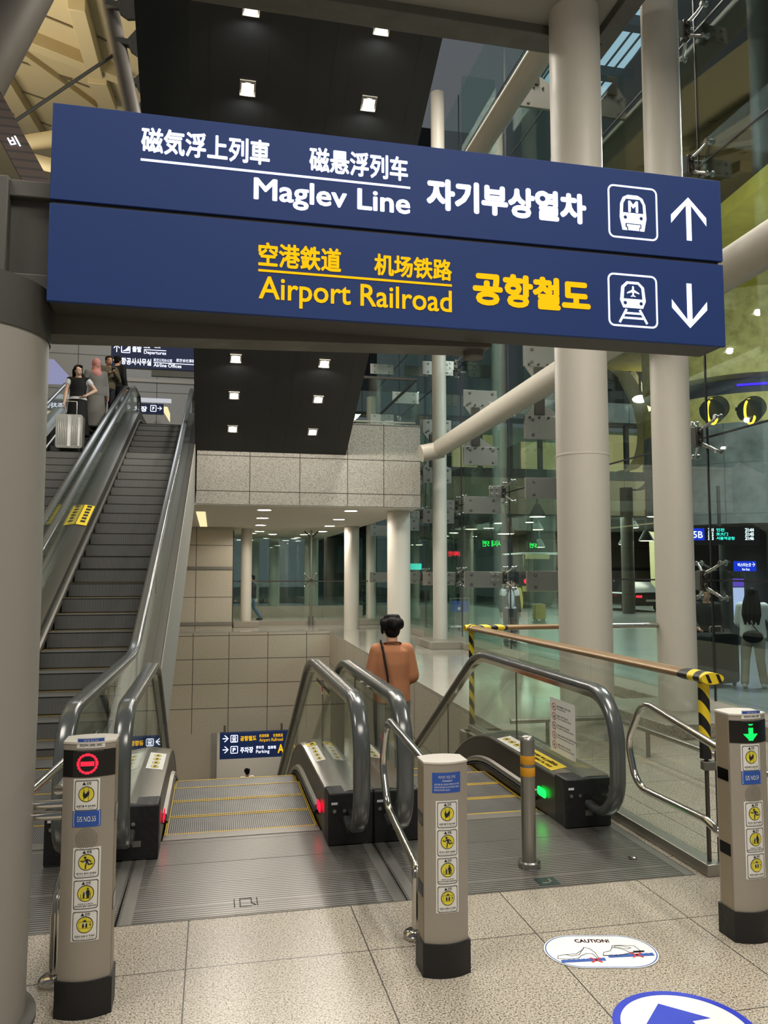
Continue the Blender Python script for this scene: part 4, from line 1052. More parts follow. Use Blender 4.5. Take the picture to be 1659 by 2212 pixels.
mb = MB(); ovbar(mb, (gx, 4.33, 1.135), (gx, 8.62, 1.135), .068, .03); gb(mb, 'handrail', 'brown_rail', smooth=50)
mb = MB(); ovbar(mb, (gx-.02, 8.6, 1.135), (4.9, 8.6, 1.135), .045, .03); gb(mb, 'cross_rail', 'brown_rail', smooth=50)
mb = MB(); ovbar(mb, (4.1, 8.6, 1.136), (5.25, 8.6, 1.136), .047, .032); gb(mb, 'cross_rail', 'steel', smooth=50)
mb = MB(); mb.box(gx, 5.2, 8.594, 8.606, .06, 1.09); gb(mb, 'glass_panel', 'balustrade_glass', smooth=0)
def taped(p, q, a, b, name, n=7):
    mb = MB(); p, q = Vector(p), Vector(q); d = q-p; L = d.length; d.normalize(); s = d.cross(Vector((0, 0, 1)))
    if s.length < .1: s = Vector((1, 0, 0))
    s.normalize(); nn = s.cross(d); sec = OV(a, b, 24)
    # diagonal stripes: rings skewed along the rail
    for k in range(n):
        r0, r1 = [], []
        for (u, v) in sec:
            sk = u/a*.5*L/n*1.3
            lo, hi = max(0, min(L, L*k/n+sk)), max(0, min(L, L*(k+1)/n+sk))
            if k == 0: lo = 0
            if k == n-1: hi = L
            r0.append(p+d*lo+s*u+nn*v); r1.append(p+d*hi+s*u+nn*v)
        c = len(sec); mb.add(r0+r1, [(i, (i+1) % c, c+(i+1) % c, c+i) for i in range(c)], k % 2)
    for k, (e, sg) in enumerate(((p, -1), (q, 1))):
        mb.poly([e+s*u*.98+nn*v*.98 for u, v in sec], 0)
        for w0 in (-.35, .55): mb.poly([e+d*sg*.0015+s*a*(w0+q1)+nn*b*q2*.8 for q1, q2 in ((-.28, .9), (.0, .9), (.28, -.9), (.0, -.9))], 1)
    gb(mb, name, ['safety_yellow', 'black_tape'], smooth=50)
taped((gx, 4.17, 1.135), (gx, 4.42, 1.135), .076, .034, 'tape_wrap', 4)
taped((gx, 8.45, 1.135), (gx, 8.7, 1.135), .064, .04, 'tape_wrap', 4)
taped((gx-.08, 8.6, 1.135), (gx+.42, 8.6, 1.135), .05, .036, 'tape_wrap', 6)
taped((gx, 4.262, 1.1), (gx, 4.262, .66), .033, .033, 'taped_post', 6)
taped((gx, 8.6, 1.1), (gx, 8.6, .06), .03, .03, 'taped_post', 12)
mb = MB(); mb.box(gx+.045, gx+.12, 4.225, 4.245, 0, .74); mb.cyl((gx+.082, 4.225, .745), (gx+.082, 4.245, .745), .038, 20); mb.cyl((gx+.082, 4.222, .12), (gx+.082, 4.248, .12), .012, 12); mb.bar((gx+.06, 4.24, .62), (gx-.03, 4.255, .62), .05, .05)
gb(mb, 'end_post', 'bracket_steel', bevel=.004)
t = thing('guide_rail', 'low steel kick rail on short feet along the floor behind the glass barrier', 'rail', (4.08, 6.8, 0))
MB().tube([(.02, -2.2, .25), (.02, .88, .25), ], .026, 12).build('tube', 'steel_brushed', t); MB().tube([(-1.1, .9, .25), (.05, .9, .25)], .026, 12).build('tube', 'steel_brushed', t)
for x, y in ((.02, .2), (.02, -1.4), (-.7, .9)): MB().box(x-.012, x+.012, y-.02, y+.02, 0, .24).build('leg', 'steel_brushed', t)

# balcony railing on top of the bulkhead
t = thing('glass_railing', 'glass railing with a dark top rail on top of the stone bulkhead', 'railing', (3.8, 17.6, 5.16))
MB().box(-.9, .78, -.006, .006, .02, 1.08).build('glass_panel', 'balustrade_glass', t, smooth=0); MB().box(-.95, .8, -.03, .03, 1.08, 1.13).build('top_rail', 'steel_dark', t); MB().box(-.9, .75, -.02, .02, .06, .09).build('bottom_rail', 'steel_brushed', t)
MB().box(.77, .79, 0, 4, .02, 1.08).build('glass_panel', 'balustrade_glass', t, smooth=0); MB().box(.75, .8, 0, 4, 1.08, 1.13).build('top_rail', 'steel_dark', t)

# ------------------------------------------------------------------ departures level at the head of the left escalators
mb = MB(); mb.box(-14, -.42, 21.2, 30, 5.15, 5.46); struct(mb.build('floor', 'polished_stone', smooth=0), 'floor of the departures level at the head of the escalators')
stone('wall_upper', 'grey stone wall at the head of the rising escalators', wy(28.0), -14, .2, 5.46, 13.8, [-4.6, -3.3, -2.0, -.75], [6.3, 8.0, 9.2, 10.4], 'upper_stone', .02)
mb = MB(); mb.box(-9, .2, 27.95, 27.99, ZZ(380, 829, 28), ZZ(380, 822, 28)); struct(mb.build('trim_8', 'steel_brushed', smooth=0), 'thin metal band across the grey upper wall')
def sign_box(label, Y, x0, y0, x1, y1, th=.15):
    a, b, c, d = XX(x0, (y0+y1)/2, Y), XX(x1, (y0+y1)/2, Y), ZZ((x0+x1)/2, y1, Y), ZZ((x0+x1)/2, y0, Y)
    t = thing('hanging_sign', label, 'sign', ((a+b)/2, Y, (c+d)/2)); O = Vector(t.location)
    mb = MB(); mb.box(a-O.x, b-O.x, 0, th, c-O.z, d-O.z); mb.build('sign_panel', 'sign_blue_dark', t)
    return t, (lambda off: (lambda u, v: (u-O.x, -off, v-O.z))), (lambda xa, xb, ya, yb: (XX(xa, ya, Y), XX(xb, ya, Y), ZZ(xa, yb, Y), ZZ(xa, ya, Y)))
mat('sign_blue_dark', (30, 44, 86), .4)
t, pf, zr = sign_box('dark blue departures and airline offices sign above the head of the escalators', 20.4, 240, 722, 432, 797)
f0, f1 = pf(.006), pf(.012); mb = MB()
x0, x1, a, b = zr(246, 259, 744, 760); arrow_up(mb, (x0+x1)/2, (a+b)/2, x1-x0, b-a, f0, 0)
x0, x1, a, b = zr(262, 282, 742, 762); icon_box(mb, x0, x1, a, b, .02, f0, 0); shape(mb, [(x0+.03, a+.04), (x1-.03, a+.06), (x1-.03, b-.04), (x0+.12, a+.1)], f0, 0)
x0, x1, a, b = zr(286, 306, 747, 760); text(mb, '출발', x0, x1, a, b, f0, 0, .03)
x0, x1, a, b = zr(311, 325, 745, 752); text(mb, '出发', x0, x1, a, b, f0, 0, .01)
x0, x1, a, b = zr(334, 347, 745, 752); text(mb, '出発', x0, x1, a, b, f0, 0, .01)
x0, x1, a, b = zr(311, 359, 754.5, 756); shape(mb, [(x0, a), (x1, a), (x1, b), (x0, b)], f0)
x0, x1, a, b = zr(311, 359, 757, 764); text(mb, 'Departures', x0, x1, a, b, f0, 0, .012, True)
x0, x1, a, b = zr(244, 259, 771, 784); arrow_up(mb, (x0+x1)/2, (a+b)/2, b-a, x1-x0, f0, 0, PI/2)
x0, x1, a, b = zr(262, 327, 772, 787); text(mb, '항공사사무실', x0, x1, a, b, f0, 0, .03)
x0, x1, a, b = zr(332, 372, 774, 781); text(mb, '航空公司办公室', x0, x1, a, b, f0, 0, .0)
x0, x1, a, b = zr(381, 428, 774.5, 782); text(mb, '航空会社事務室', x0, x1, a, b, f0, 0, .0)
x0, x1, a, b = zr(332, 428, 782.5, 784); shape(mb, [(x0, a), (x1, a), (x1, b), (x0, b)], f0)
x0, x1, a, b = zr(332, 392, 784.5, 792); text(mb, 'Airline Offices', x0, x1, a, b, f0, 0, .012, True)
mb.build('lettering', 'letter_glow_white', t, smooth=0, fix=False)
p = PY(380, 800, 20.4); mb = MB(); mb.box(p.x-.6-t.location.x, p.x+.6-t.location.x, .02, .14, -.62, -.42); mb.build('support_arm', 'bracket_steel', t)
t, pf, zr = sign_box('small blue parking sign with an arrow beyond the head of the rising escalator', 24.5, 268, 871, 353, 893)
f0 = pf(.006); mb = MB(); x0, x1, a, b = zr(325, 338, 875, 889); icon_box(mb, x0, x1, a, b, .018, f0, 0); text(mb, 'P', x0+.06, x1-.06, a+.05, b-.05, f0, 0, .03, True)
x0, x1, a, b = zr(340, 350, 878, 886); arrow_up(mb, (x0+x1)/2, (a+b)/2, b-a, x1-x0, f0, 0, -PI/2)
x0, x1, a, b = zr(276, 318, 876, 888); text(mb, '주차장', x0, x1, a, b, f0, 0, .03)
mb.build('lettering', 'letter_glow_white', t, smooth=0, fix=False)
t = tag(MB().box(XX(283, 863, 26), XX(370, 863, 26), 26, 26.1, ZZ(330, 868, 26), ZZ(330, 860, 26)).build('ceiling_light', emit('strip_glow', (214, 216, 224), .7), smooth=0), 'pale strip light above the small parking sign', 'light')
t = tag(MB().prism([PY(x, y, 27.2) for x, y in ((353, 878), (362, 879), (367, 893), (367, 912), (354, 890))], (0, .1, 0)).build('ceiling_light', 'trough_light', smooth=0), 'slanted yellow light beside the small parking sign', 'light')
mat('lavender', (170, 172, 214), .5)
t = tag(MB().prism([PY(x, y, 22) for x, y in ((60, 772), (116, 776), (152, 815), (146, 828), (60, 826))], (0, .15, 0)).build('wall_panel', emit('lavender_glow', (190, 192, 236), .45), smooth=0), 'sloping pale lavender lit panel behind the travellers with the silver suitcase', 'panel')  # emission stands in for lavender light falling on this sloping side

mb = MB(); mb.quad((-14, -8, 0), (-14, 32, 0), (-14, 32, 16), (-14, -8, 16)); mb.quad((-14, 24.5, 0), (-2.3, 24.5, 0), (-2.3, 24.5, 5.2), (-14, 24.5, 5.2)); struct(mb.build('wall_left', 'upper_stone', smooth=0), 'grey stone hall wall beyond the far escalator')
# ------------------------------------------------------------------ vaulted roof top left
mat('roof_beam_dark', (118, 106, 84), .6)
mat('roof_cream', (206, 190, 152), .7)
mat('roof_beam', (198, 182, 144), .6)
def roofz(y): return 15.5+.16*(y-16)
mb = MB(); ys = [12+3*k for k in range(16)]
for a, b in zip(ys[:-1], ys[1:]): mb.quad((-30, a, roofz(a)+.0), (-1.05, a, roofz(a)), (-1.05, b, roofz(b)), (-30, b, roofz(b)))
def PR(x, y, o=0.0):
    d = _ray(x, y); k = (15.5-2.56-1.75-o)/(d.z-.16*d.y); return CAMP+d*k
for p, q in (((80, 28), (171, 65)), ((204, 76), (230, 89)), ((28, 128), (67, 141)), ((117, 160), (156, 171)), ((39, 195), (98, 215)), ((4, 239), (41, 251)), ((76, 260), (111, 273)), ((117, 160), (250, 210))):
    mb.bar(PR(*p, .03), PR(*q, .03), .05, .02, 1)
struct(mb.build('ceiling', ['roof_cream', 'roof_beam_dark'], smooth=0), 'cream vaulted roof of the terminal above the sign')
def rbar(p, q, Y0, Y1, w, h, m): a = PR(*p, h*.5); b = PR(*q, h*.5); return MB().bar(a, b, w, h)
k = 0
for (p, q, Y0, Y1, w, h, m, lab) in (((165, 0), (207, 150), 22, 27, .42, .5, 'roof_beam', 'cream roof rib nearest the slim dark strut'), ((0, 160), (85, 295), 22, 27, .5, .4, 'roof_beam', 'cream roof rib running behind the brown slatted beam'),
        ((45, 78), (265, 165), 24, 24, .35, .4, 'roof_beam', 'long cream roof purlin crossing the ribs'), ((20, 95), (205, 228), 25, 25, .2, .2, 'roof_beam', 'thin diagonal roof brace'), ((210, 170), (234, 228), 24, 26, .55, .3, 'roof_beam', 'short roof rib just above the sign')):
    tag(rbar(p, q, Y0, Y1, w, h, m).build('roof_rib', m, bevel=.02), lab, 'roof rib')
def rtube(name, lab, p, q, Y0, Y1, r, m):
    o = MB().cyl(PY(*p, Y0), PY(*q, Y1), r, 28).build(name, m); return tag(o, lab, 'strut')
mat('strut_grey', (118, 112, 104), .4, wear=(1, .05))
rtube('roof_strut', 'thick grey inclined strut in front of the cream roof', (62, -40), (-70, 210), 13, 13, .42, 'strut_grey')
rtube('roof_strut', 'slimmer dark grey strut beside the black soffit', (228, -30), (290, 260), 13.6, 13.2, .135, 'strut_grey')
rtube('tie_rod', 'thin steel tie rod crossing in front of the cream roof', (-10, 290), (252, 114), 13, 13.4, .028, 'bracket_steel')
rtube('roof_strut', 'pale horizontal tube behind the brown slatted beam, upper one', (18, 316), (140, 296), 18, 18, .17, 'roof_beam')
rtube('roof_strut', 'pale horizontal tube behind the brown slatted beam, lower one', (50, 342), (140, 364), 18, 18, .15, 'roof_beam')
mat('brown_slats', (82, 62, 50), .5, lines=((2, .11, 0, .03),), line_c=(44, 34, 28))
t = thing('fascia_beam', 'dark brown slatted sloping beam with small glowing letters', 'beam', PY(40, 330, 11))
O = Vector(t.location); a, b = PY(-25, 205, 11)-O, PY(101, 437, 11)-O
MB().bar(a, b, .5, .3).build('beam', 'brown_slats', t)
d = (b-a).normalized(); u_ = Vector((-d.z, 0, d.x)); mb = MB(); text(mb, '비', -.05, .06, -.06, .07, lambda u, v: d*(-v*1.2)+Vector((u, -.27, u*.3)), 0, .03); mb.build('lettering', 'letter_glow_white', t, smooth=0, fix=False)
t = thing('glass_bracket', 'row of grey bracket plates bolting the dark glazing to the slim strut', 'bracket', PY(290, 120, 13.3)); O = Vector(t.location)
for k, (x, y) in enumerate(((277, 14), (300, 95), (316, 180), (320, 240))):
    c = PY(x, y, 13.3)-O; s = .0078*1
    mb = MB(); mb.prism([c+Vector((dx*s, 0, -dy*s)) for dx, dy in ((-26, -6), (-6, -34), (20, -36), (22, 24), (0, 28), (-16, 18))], (0, .06, 0)); mb.bar(c+Vector((-.36, .03, .02)), c+Vector((-.15, .03, 0)), .1, .1); mb.build('plate', 'bracket_steel', t)

# ================================================================== outside, beyond the glass wall
mat('pavement', (120, 128, 130), .28, speck=((96, 104, 106), 30, .5, .65), lines=((1, 1.2, .2, .012), (0, 1.2, .1, .012)), line_c=(90, 96, 98))
mat('asphalt', (60, 66, 64), .6, speck=((44, 48, 47), 14, .45, .65))
mat('concrete', (120, 126, 126), .7, speck=((100, 106, 106), 3, .4, .7), lines=((2, 1.6, .4, .03), (0, 3.2, .8, .03)), line_c=(92, 98, 98))
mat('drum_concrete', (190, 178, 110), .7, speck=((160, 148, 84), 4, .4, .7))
mat('panel_blue_grey', (130, 146, 152), .4, lines=((0, 2.2, .4, .05),), line_c=(70, 80, 84))
mat('band_beige', (172, 170, 140), .6, lines=((0, 3.0, .4, .05),), line_c=(120, 118, 98))
mat('dark_frame', (36, 42, 44), .5)
emit('window_glow', (214, 206, 140), .42)
emit('window_glow_dim', (120, 134, 110), .28)
emit('canopy_lamp', (255, 238, 190), 9.0)
emit('blue_led', (60, 40, 255), 2.6)
emit('sign_lit_blue', (24, 60, 236), .85)
emit('board_cyan', (60, 240, 220), 1.5)
emit('board_white', (225, 245, 255), 1.8)
emit('poster_glow', (190, 205, 250), .9)
emit('amber_ring', (255, 206, 60), 2.5)
mb = MB(); mb.box(6.22, 14, -6, 60, -.4, -.0); struct(mb.build('floor', 'pavement', smooth=0), 'grey pavement outside the glass wall')
mb = MB(); mb.box(14, 90, -6, 110, -.5, -.12); mb.box(-10, 14, 60, 110, -.5, -.12); struct(mb.build('floor', 'asphalt', smooth=0), 'dark asphalt road outside the terminal')

YB = 46.0
t = thing('building', 'lit block far across the road with blue-grey bands and a glowing window row', 'building', (28, YB, 0)); O = Vector((28, YB, 0))
def bb(mb, name, mats, **k): mb.v = [tuple(Vector(v)-O) for v in mb.v]; return mb.build(name, mats, t, **k)
zz_ = lambda y: ZZ(1150, y, YB)
mb = MB(); mb.box(8, 60, YB, YB+1, zz_(905), zz_(862)); bb(mb, 'upper_band', 'panel_blue_grey', smooth=0)
mb = MB(); mb.box(8, 60, YB+3, YB+3.2, zz_(1022), zz_(905)); bb(mb, 'window_row', 'window_glow_dim', smooth=0)
for k in range(9):
    x = 9+5.4*k; mb = MB(); mb.box(x, x+3.4, YB+2.6, YB+2.7, zz_(1012), zz_(915+12*(k % 3))); bb(mb, 'lit_window', 'window_glow', smooth=0)
mb = MB()
for k in range(26): mb.box(8+2*k, 8.25+2*k, YB+.2, YB+.5, zz_(1022), zz_(905))
for y in (905, 1018): mb.box(8, 60, YB+.1, YB+.6, zz_(y)-.15, zz_(y)+.15)
bb(mb, 'window_frame', 'dark_frame', smooth=0)
mb = MB(); mb.box(8, 60, YB-.6, YB+1, zz_(1128), zz_(1036), 0); mb.box(8, 60, YB-.2, YB, zz_(1036), zz_(1020), 1); bb(mb, 'ledge', ['band_beige', 'dark_frame'], smooth=0)
mb = MB(); mb.box(8, 60, YB+22, YB+23, -.1, zz_(1128)); bb(mb, 'ground_wall', 'dark_frame', smooth=0)
mb = MB(); mb.box(6, 60, YB+.5, YB+8, zz_(862), 30); bb(mb, 'upper_storeys', 'dark_glazing', smooth=0)
t = tag(MB().box(9.5, 60, 41, YB+22, zz_(1128)-.12, zz_(1128)+.1).build('canopy', 'dark_frame', smooth=0), 'dark canopy over the road, seen through the glass wall', 'canopy')
ZC = zz_(1128)-.12
for k, (x, y) in enumerate(((1082, 1130), (1161, 1116), (1092, 1153), (1160, 1144), (1165, 1182), (1018, 1143), (900, 1177), (1365, 1140), (1396, 1168), (1350, 1176))):
    zl = 4.05 if y < 1148 else 3.3; p = PZ(x, y, zl)
    t = thing('ceiling_light', 'round lamp under the dark canopy outside, %s' % ['above the man in the black jacket', 'lowest hanging near the large column', 'nearest the steel plates', 'beside the large white column', 'smallest near the large column', 'farthest behind the fin glass', 'beside the bulkhead corner column', 'between the two big columns, highest', 'between the two big columns, beside the plinth column', 'between the two big columns, lowest'][k], 'light', p, 0, 'canopy lamps outside')
    MB().lathe([(.1, .5), (.34, .06), (.36, 0), (.33, .0)], n=20).build('shade', 'dark_frame', t); MB().add([(.32*math.cos(2*PI*i/20), .32*math.sin(2*PI*i/20), -.01) for i in range(20)], [tuple(range(20))]).build('lamp', 'canopy_lamp', t, smooth=0)
    MB().cyl((0, 0, .5), (0, 0, ZC-zl), .03, 8).build('stem', 'dark_frame', t)

# yellow drum with its flared head, blue light ring and flood lamps
YD = 24.0; XD = XX(1600, 800, YD)
t = thing('concrete_drum', 'yellow lit concrete drum with a thin blue light line under its head outside', 'drum', (XD, YD, 0))
zd = lambda y: ZZ(1600, y, YD-3)
MB().lathe([(.9, -.12), (.9, zd(1120))], n=32).build('core', 'dark_frame', t, smooth=60)
MB().lathe([(3.3, zd(1128)), (3.3, zd(905)), ], n=64).build('stem', 'concrete', t, smooth=60)
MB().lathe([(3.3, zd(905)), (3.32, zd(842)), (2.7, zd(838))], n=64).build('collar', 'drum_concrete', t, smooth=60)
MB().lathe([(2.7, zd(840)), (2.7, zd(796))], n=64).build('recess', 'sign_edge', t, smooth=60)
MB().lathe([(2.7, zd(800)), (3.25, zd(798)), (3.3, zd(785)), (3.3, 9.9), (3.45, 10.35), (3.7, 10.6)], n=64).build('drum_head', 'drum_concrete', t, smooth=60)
mb = MB(); mb.tube([(2.74*math.cos(a), 2.74*math.sin(a), zd(816)) for a in [PI*1.28+PI*.42*i/16 for i in range(17)]], .035, 8); mb.build('light_line', 'blue_led', t)
for k, (x, y) in enumerate(((1548, 884), (1628, 884))):
    c = PY(x, y, YD-4.3); t = thing('flood_light', 'black cone flood lamp with an amber rim, %s' % ('nearer the plinth column', 'farther from the plinth column')[k], 'light', c)
    mb = MB(); mb.tube([(-.22, -.1, -.1), (.1, .1, .08), (.5, .4, .22)], [.36, .34, .03], 24); mb.build('shade', 'dark_frame', t, smooth=50)
    mb = MB(); mb.tube([(-.24+.3*math.sin(a)*.55, -.12-.03, -.11+.35*math.cos(a)) for a in [2*PI*i/24 for i in range(24)]], .035, 8, closed=True); mb.build('rim', 'amber_ring', t)
    MB().bar((0, .2, .1), (0, .75, .15), .1, .1).build('arm', 'dark_frame', t)
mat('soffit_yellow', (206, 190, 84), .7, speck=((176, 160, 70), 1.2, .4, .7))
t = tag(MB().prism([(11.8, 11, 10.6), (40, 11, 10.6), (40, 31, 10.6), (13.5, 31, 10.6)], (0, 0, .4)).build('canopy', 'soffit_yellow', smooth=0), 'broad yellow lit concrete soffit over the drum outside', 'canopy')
# grey concrete wall under the drum and deep dark behind
t = tag(MB().box(20.2, 40, 31.8, 32.4, 3.4, 12).build('concrete_wall', 'concrete', smooth=0), 'grey concrete wall behind the yellow drum outside', 'wall')
mat('cream_column', (226, 212, 164), .5)
# spiral ramp rings and flared cream column between the two big white columns
t = thing('ramp_ring', 'two dark curved ramp edges sweeping down outside between the big white columns', 'ramp', PY(1345, 900, 34))
for r, dx in ((3.6, 0), (2.7, -.5)):
    mb = MB(); pts = [(dx+r*math.cos(a)*.55, r*.25*math.sin(a), r*math.sin(a)) for a in [-PI*.52+PI*1.0*i/22 for i in range(23)]]
    n = len(pts); w = .3; vs = []
    for (x, y, z) in pts: vs += [(x, y-.2, z), (x+w*1.1, y-.2, z), (x+w*1.1, y+.5, z), (x, y+.5, z)]
    mb.add(vs, [(4*i+j, 4*i+(j+1) % 4, 4*i+4+(j+1) % 4, 4*i+4+j) for i in range(n-1) for j in range(4)]); mb.build('ring', 'strut_grey' if r > 3 else 'cream_column', t)
MB().cyl((.2, .2, -3.4), (.2, .2, -t.location.z-.1), .3, 16).build('pier', 'strut_grey', t)
t = tag(MB().lathe([(.35, 0), (.45, 6), (.9, 9), (1.5, 10.4)], n=32).build('flared_column', 'cream_column', smooth=60), 'cream column with a flared top outside, beside the plinth column', 'column'); p = PY(1416, 900, 38); t.location = (p.x, 38, -.1); t.scale = (1.25, 1.25, 1.2)
p = PY(1383, 862, 31); t = thing('ceiling_light', 'bright warm lamp outside above the cream flared column', 'light', p); MB().ball((0, 0, 0), (.34, .34, .16)).build('lamp', 'canopy_lamp', t); MB().cyl((0, 0, .1), (0, 0, 1.2), .05, 8).build('stem', 'dark_frame', t)
# glazed white louvre roof
emit('louvre_glow', (170, 200, 220), 1.0)
mat('louvre_dark', (30, 36, 38), .5)
t = thing('louvre_roof', 'bright louvred glass roof outside, high between the two big columns', 'roof', (0, 0, 13.0))
mb = MB(); mb.quad((7.4, 13.5, .4), (9.0, 13.5, .4), (9.2, 17.4, .4), (7.4, 17.4, .4)); mb.build('glowing_panel', 'louvre_glow', t, smooth=0)
for k in range(8): MB().box(7.4+.24*k, 7.44+.24*k, 13.5, 17.4, .345, .375).build('louvre', 'louvre_dark', t)
for y in (14.1, 15.75): MB().box(7.3, 9.3, y, y+.22, .1, .33).build('cross_beam', 'louvre_dark', t)
t = tag(MB().box(9.3, 40, 12, 27.5, 16.2, 16.5).build('canopy', 'dark_frame', smooth=0), 'dark upper canopy outside, above the louvred roof', 'canopy')

# bus stop signs
YS = 17.0
t = thing('bus_sign', 'bus stop display with a blue 5B plate and lit timetable rows', 'sign', PY(1560, 1155, YS)); O = Vector(t.location)
fs = lambda off: (lambda u, v: (u-O.x, -off, v-O.z))
def zr2(x0, x1, y0, y1): return XX(x0, y0, YS), XX(x1, y0, YS), ZZ(x0, y1, YS), ZZ(x0, y0, YS)
x0, x1, a, b = zr2(1488, 1640, 1136, 1176); mb = MB(); mb.box(x0-O.x, x1-O.x, 0, .2, a-O.z, b-O.z); mb.build('housing', 'display_black', t)
x0, x1, a, b = zr2(1492, 1521, 1141, 1167); mb = MB(); shape(mb, [(x0, a), (x1, a), (x1, b), (x0, b)], fs(.006), 0); text(mb, '5B', x0+.05, x1-.05, a+.06, b-.07, fs(.012), 1, .02, True); mb.build('number_plate', ['sign_lit_blue', 'letter_glow_white'], t, smooth=0)
mb = MB()
for k, (s1, s2, s3) in enumerate((('701', '인천', '21:44'), ('302', '东大门', '21:45'), ('303', '서울역공항', '21:46'))):
    y0, y1 = 1141+9*k, 1148+9*k
    x0, x1, a, b = zr2(1529, 1541, y0, y1); text(mb, s1, x0, x1, a, b, fs(.006), 0, .05, True)
    x0, x1, a, b = zr2(1547, 1547+(17, 25, 40)[k], y0, y1); text(mb, s2, x0, x1, a, b, fs(.006), 1, .03)
    x0, x1, a, b = zr2(1609, 1628, y0, y1); text(mb, s3, x0, x1, a, b, fs(.006), 0, .05, True)
mb.build('timetable_rows', ['board_white', 'board_cyan'], t, smooth=0)
MB().cyl((0, .1, .2), (0, .1, 1.2), .04, 10).build('hanger', 'dark_frame', t)
t = thing('bus_sign', 'small bright blue bus stop arrow sign above the glowing poster', 'sign', PY(1612, 1223, YS)); O = Vector(t.location)
x0, x1, a, b = zr2(1591, 1633, 1212, 1234); mb = MB(); mb.box(x0-O.x, x1-O.x, 0, .12, a-O.z, b-O.z); mb.build('sign_panel', 'sign_lit_blue', t)
mb = MB(); x0, x1, a, b = zr2(1593, 1622, 1216, 1224); text(mb, '버스타는곳', x0, x1, a, b, fs(.006), 0, .03); x0, x1, a, b = zr2(1603, 1619, 1227, 1232); text(mb, 'Bus Stop', x0, x1, a, b, fs(.006), 0, .02, True)
x0, x1, a, b = zr2(1624, 1631, 1215, 1224); arrow_up(mb, (x0+x1)/2, (a+b)/2, b-a, x1-x0, fs(.006), 0, -PI/2); mb.build('lettering', 'letter_glow_white', t, smooth=0, fix=False)
MB().cyl((0, .06, -1.6), (0, .06, 0), .03, 10).build('pole', 'dark_frame', t)
t = thing('poster_stand', 'glowing bus stop poster with a purple heading behind the person in the white shirt', 'poster', PY(1614, 1300, YS+.3)); O = Vector(t.location)
x0, x1, a, b = zr2(1597, 1631, 1250, 1345); mb = MB(); mb.box(x0-O.x, x1-O.x, 0, .12, -O.z, b-O.z+.02); mb.build('frame', 'dark_frame', t)
mb = MB(); mb.quad((x0-O.x+.03, -.005, a-O.z), (x1-O.x-.03, -.005, a-O.z), (x1-O.x-.03, -.005, b-O.z-.22), (x0-O.x+.03, -.005, b-O.z-.22), 0); mb.quad((x0-O.x+.03, -.005, b-O.z-.2), (x1-O.x-.03, -.005, b-O.z-.2), (x1-O.x-.03, -.005, b-O.z), (x0-O.x+.03, -.005, b-O.z), 1)
emit('purple_glow', (110, 80, 210), .8); mb.build('poster_sheet', ['poster_glow', 'purple_glow'], t, smooth=0)

# LED board, mirrored sign reflections built as boards, vehicles and lights on the road
def led_board(label, px, py, w, h, s, m, Y, mirror=False):
    c = PY(px, py, Y); t = thing('led_board', label, 'sign', c); k = Y/1650
    MB().box(-w*k*.6, w*k*.6, .02, .3, -h*k*.8, h*k*.8).build('housing', 'display_black', t)
    mb = MB(); text(mb, s, -w*k*.5, w*k*.5, -h*k*.5, h*k*.5, (lambda u, v: (-u if mirror else u, 0, v)), 0, .02); mb.build('lettering', m, t, smooth=0, fix=False)
    MB().cyl((0, .15, h*k*.8), (0, .15, h*k*.8+1.0), .05, 8).build('hanger', 'dark_frame', t)
led_board('red led board shining outside beside the slim plinth column', 981, 1196, 27, 11, '인천시내버스', 'led_red', 30)
led_board('green led reflection built as a mirrored board behind the steel-plated glass fins', 1062, 1174, 42, 14, '시내 5번', 'led_green', 31, True)  # mirror image of an unseen sign, modelled as a board behind the glass
led_board('small green led reflection built as a mirrored board beside the large white column', 1152, 1178, 17, 11, '5번', 'led_green', 31, True)  # second reflected piece of lettering, likewise given a board
t = thing('bus_sign', 'pale cyan lit sign outside by the bulkhead corner column', 'sign', PY(897, 1224, 30)); MB().box(-.2, .25, 0, .2, -.12, .12).build('panel', 'board_cyan', t); MB().box(-.45, -.22, 0, .2, -.12, .12).build('panel', 'sign_lit_blue', t); MB().cyl((0, .1, .1), (0, .1, 2), .05, 8).build('hanger', 'dark_frame', t)
mat('car_black', (18, 20, 24), .15, coat=.6); mat('car_glass', (12, 16, 18), .08); mat('tyre', (14, 14, 14), .7); mat('bus_yellow', (150, 150, 70), .3)
def car(label, px, Y, dx=0):
    c = PY(px, 1240, Y); t = thing('car', label, 'car', (c.x, Y, -.12))
    MB().prism([(-.88, 0, .3), (.88, 0, .3), (.9, 0, .8), (.78, 0, .95), (-.78, 0, .95), (-.9, 0, .8)], (0, 4.4, 0)).build('body', 'car_black', t, bevel=.08)
    mb = MB(); mb.add([(-.76, .5, .94), (.76, .5, .94), (.76, 3.4, .94), (-.76, 3.4, .94), (-.6, 1.0, 1.45), (.6, 1.0, 1.45), (.6, 2.7, 1.45), (-.6, 2.7, 1.45)], [(0, 1, 5, 4), (1, 2, 6, 5), (2, 3, 7, 6), (3, 0, 4, 7), (4, 5, 6, 7)]); mb.build('cabin', 'car_glass', t)
    for x in (-.86, .86):
        for y in (.8, 3.5): MB().cyl((x-.1, y, .32), (x+.1, y, .32), .32, 20).build('wheel', 'tyre', t)
    for s in (-1, 1): MB().box(s*.62-.15, s*.62+.15, -.03, .0, .7, .8).build('tail_lamp', 'led_red', t)
    MB().box(-.25, .25, -.03, .0, .5, .6).build('number_plate', 'paper_white', t)
car('dark car with red tail lamps outside, farther of two between the big columns', 1361, 44); car('dark car with red tail lamps outside, nearer of two between the big columns', 1404, 35)
c = PY(1172, 1215, 40); t = thing('bus', 'bus with red rear lamps and a yellow-green band outside, beside the large white column', 'bus', (c.x, 40, -.12))
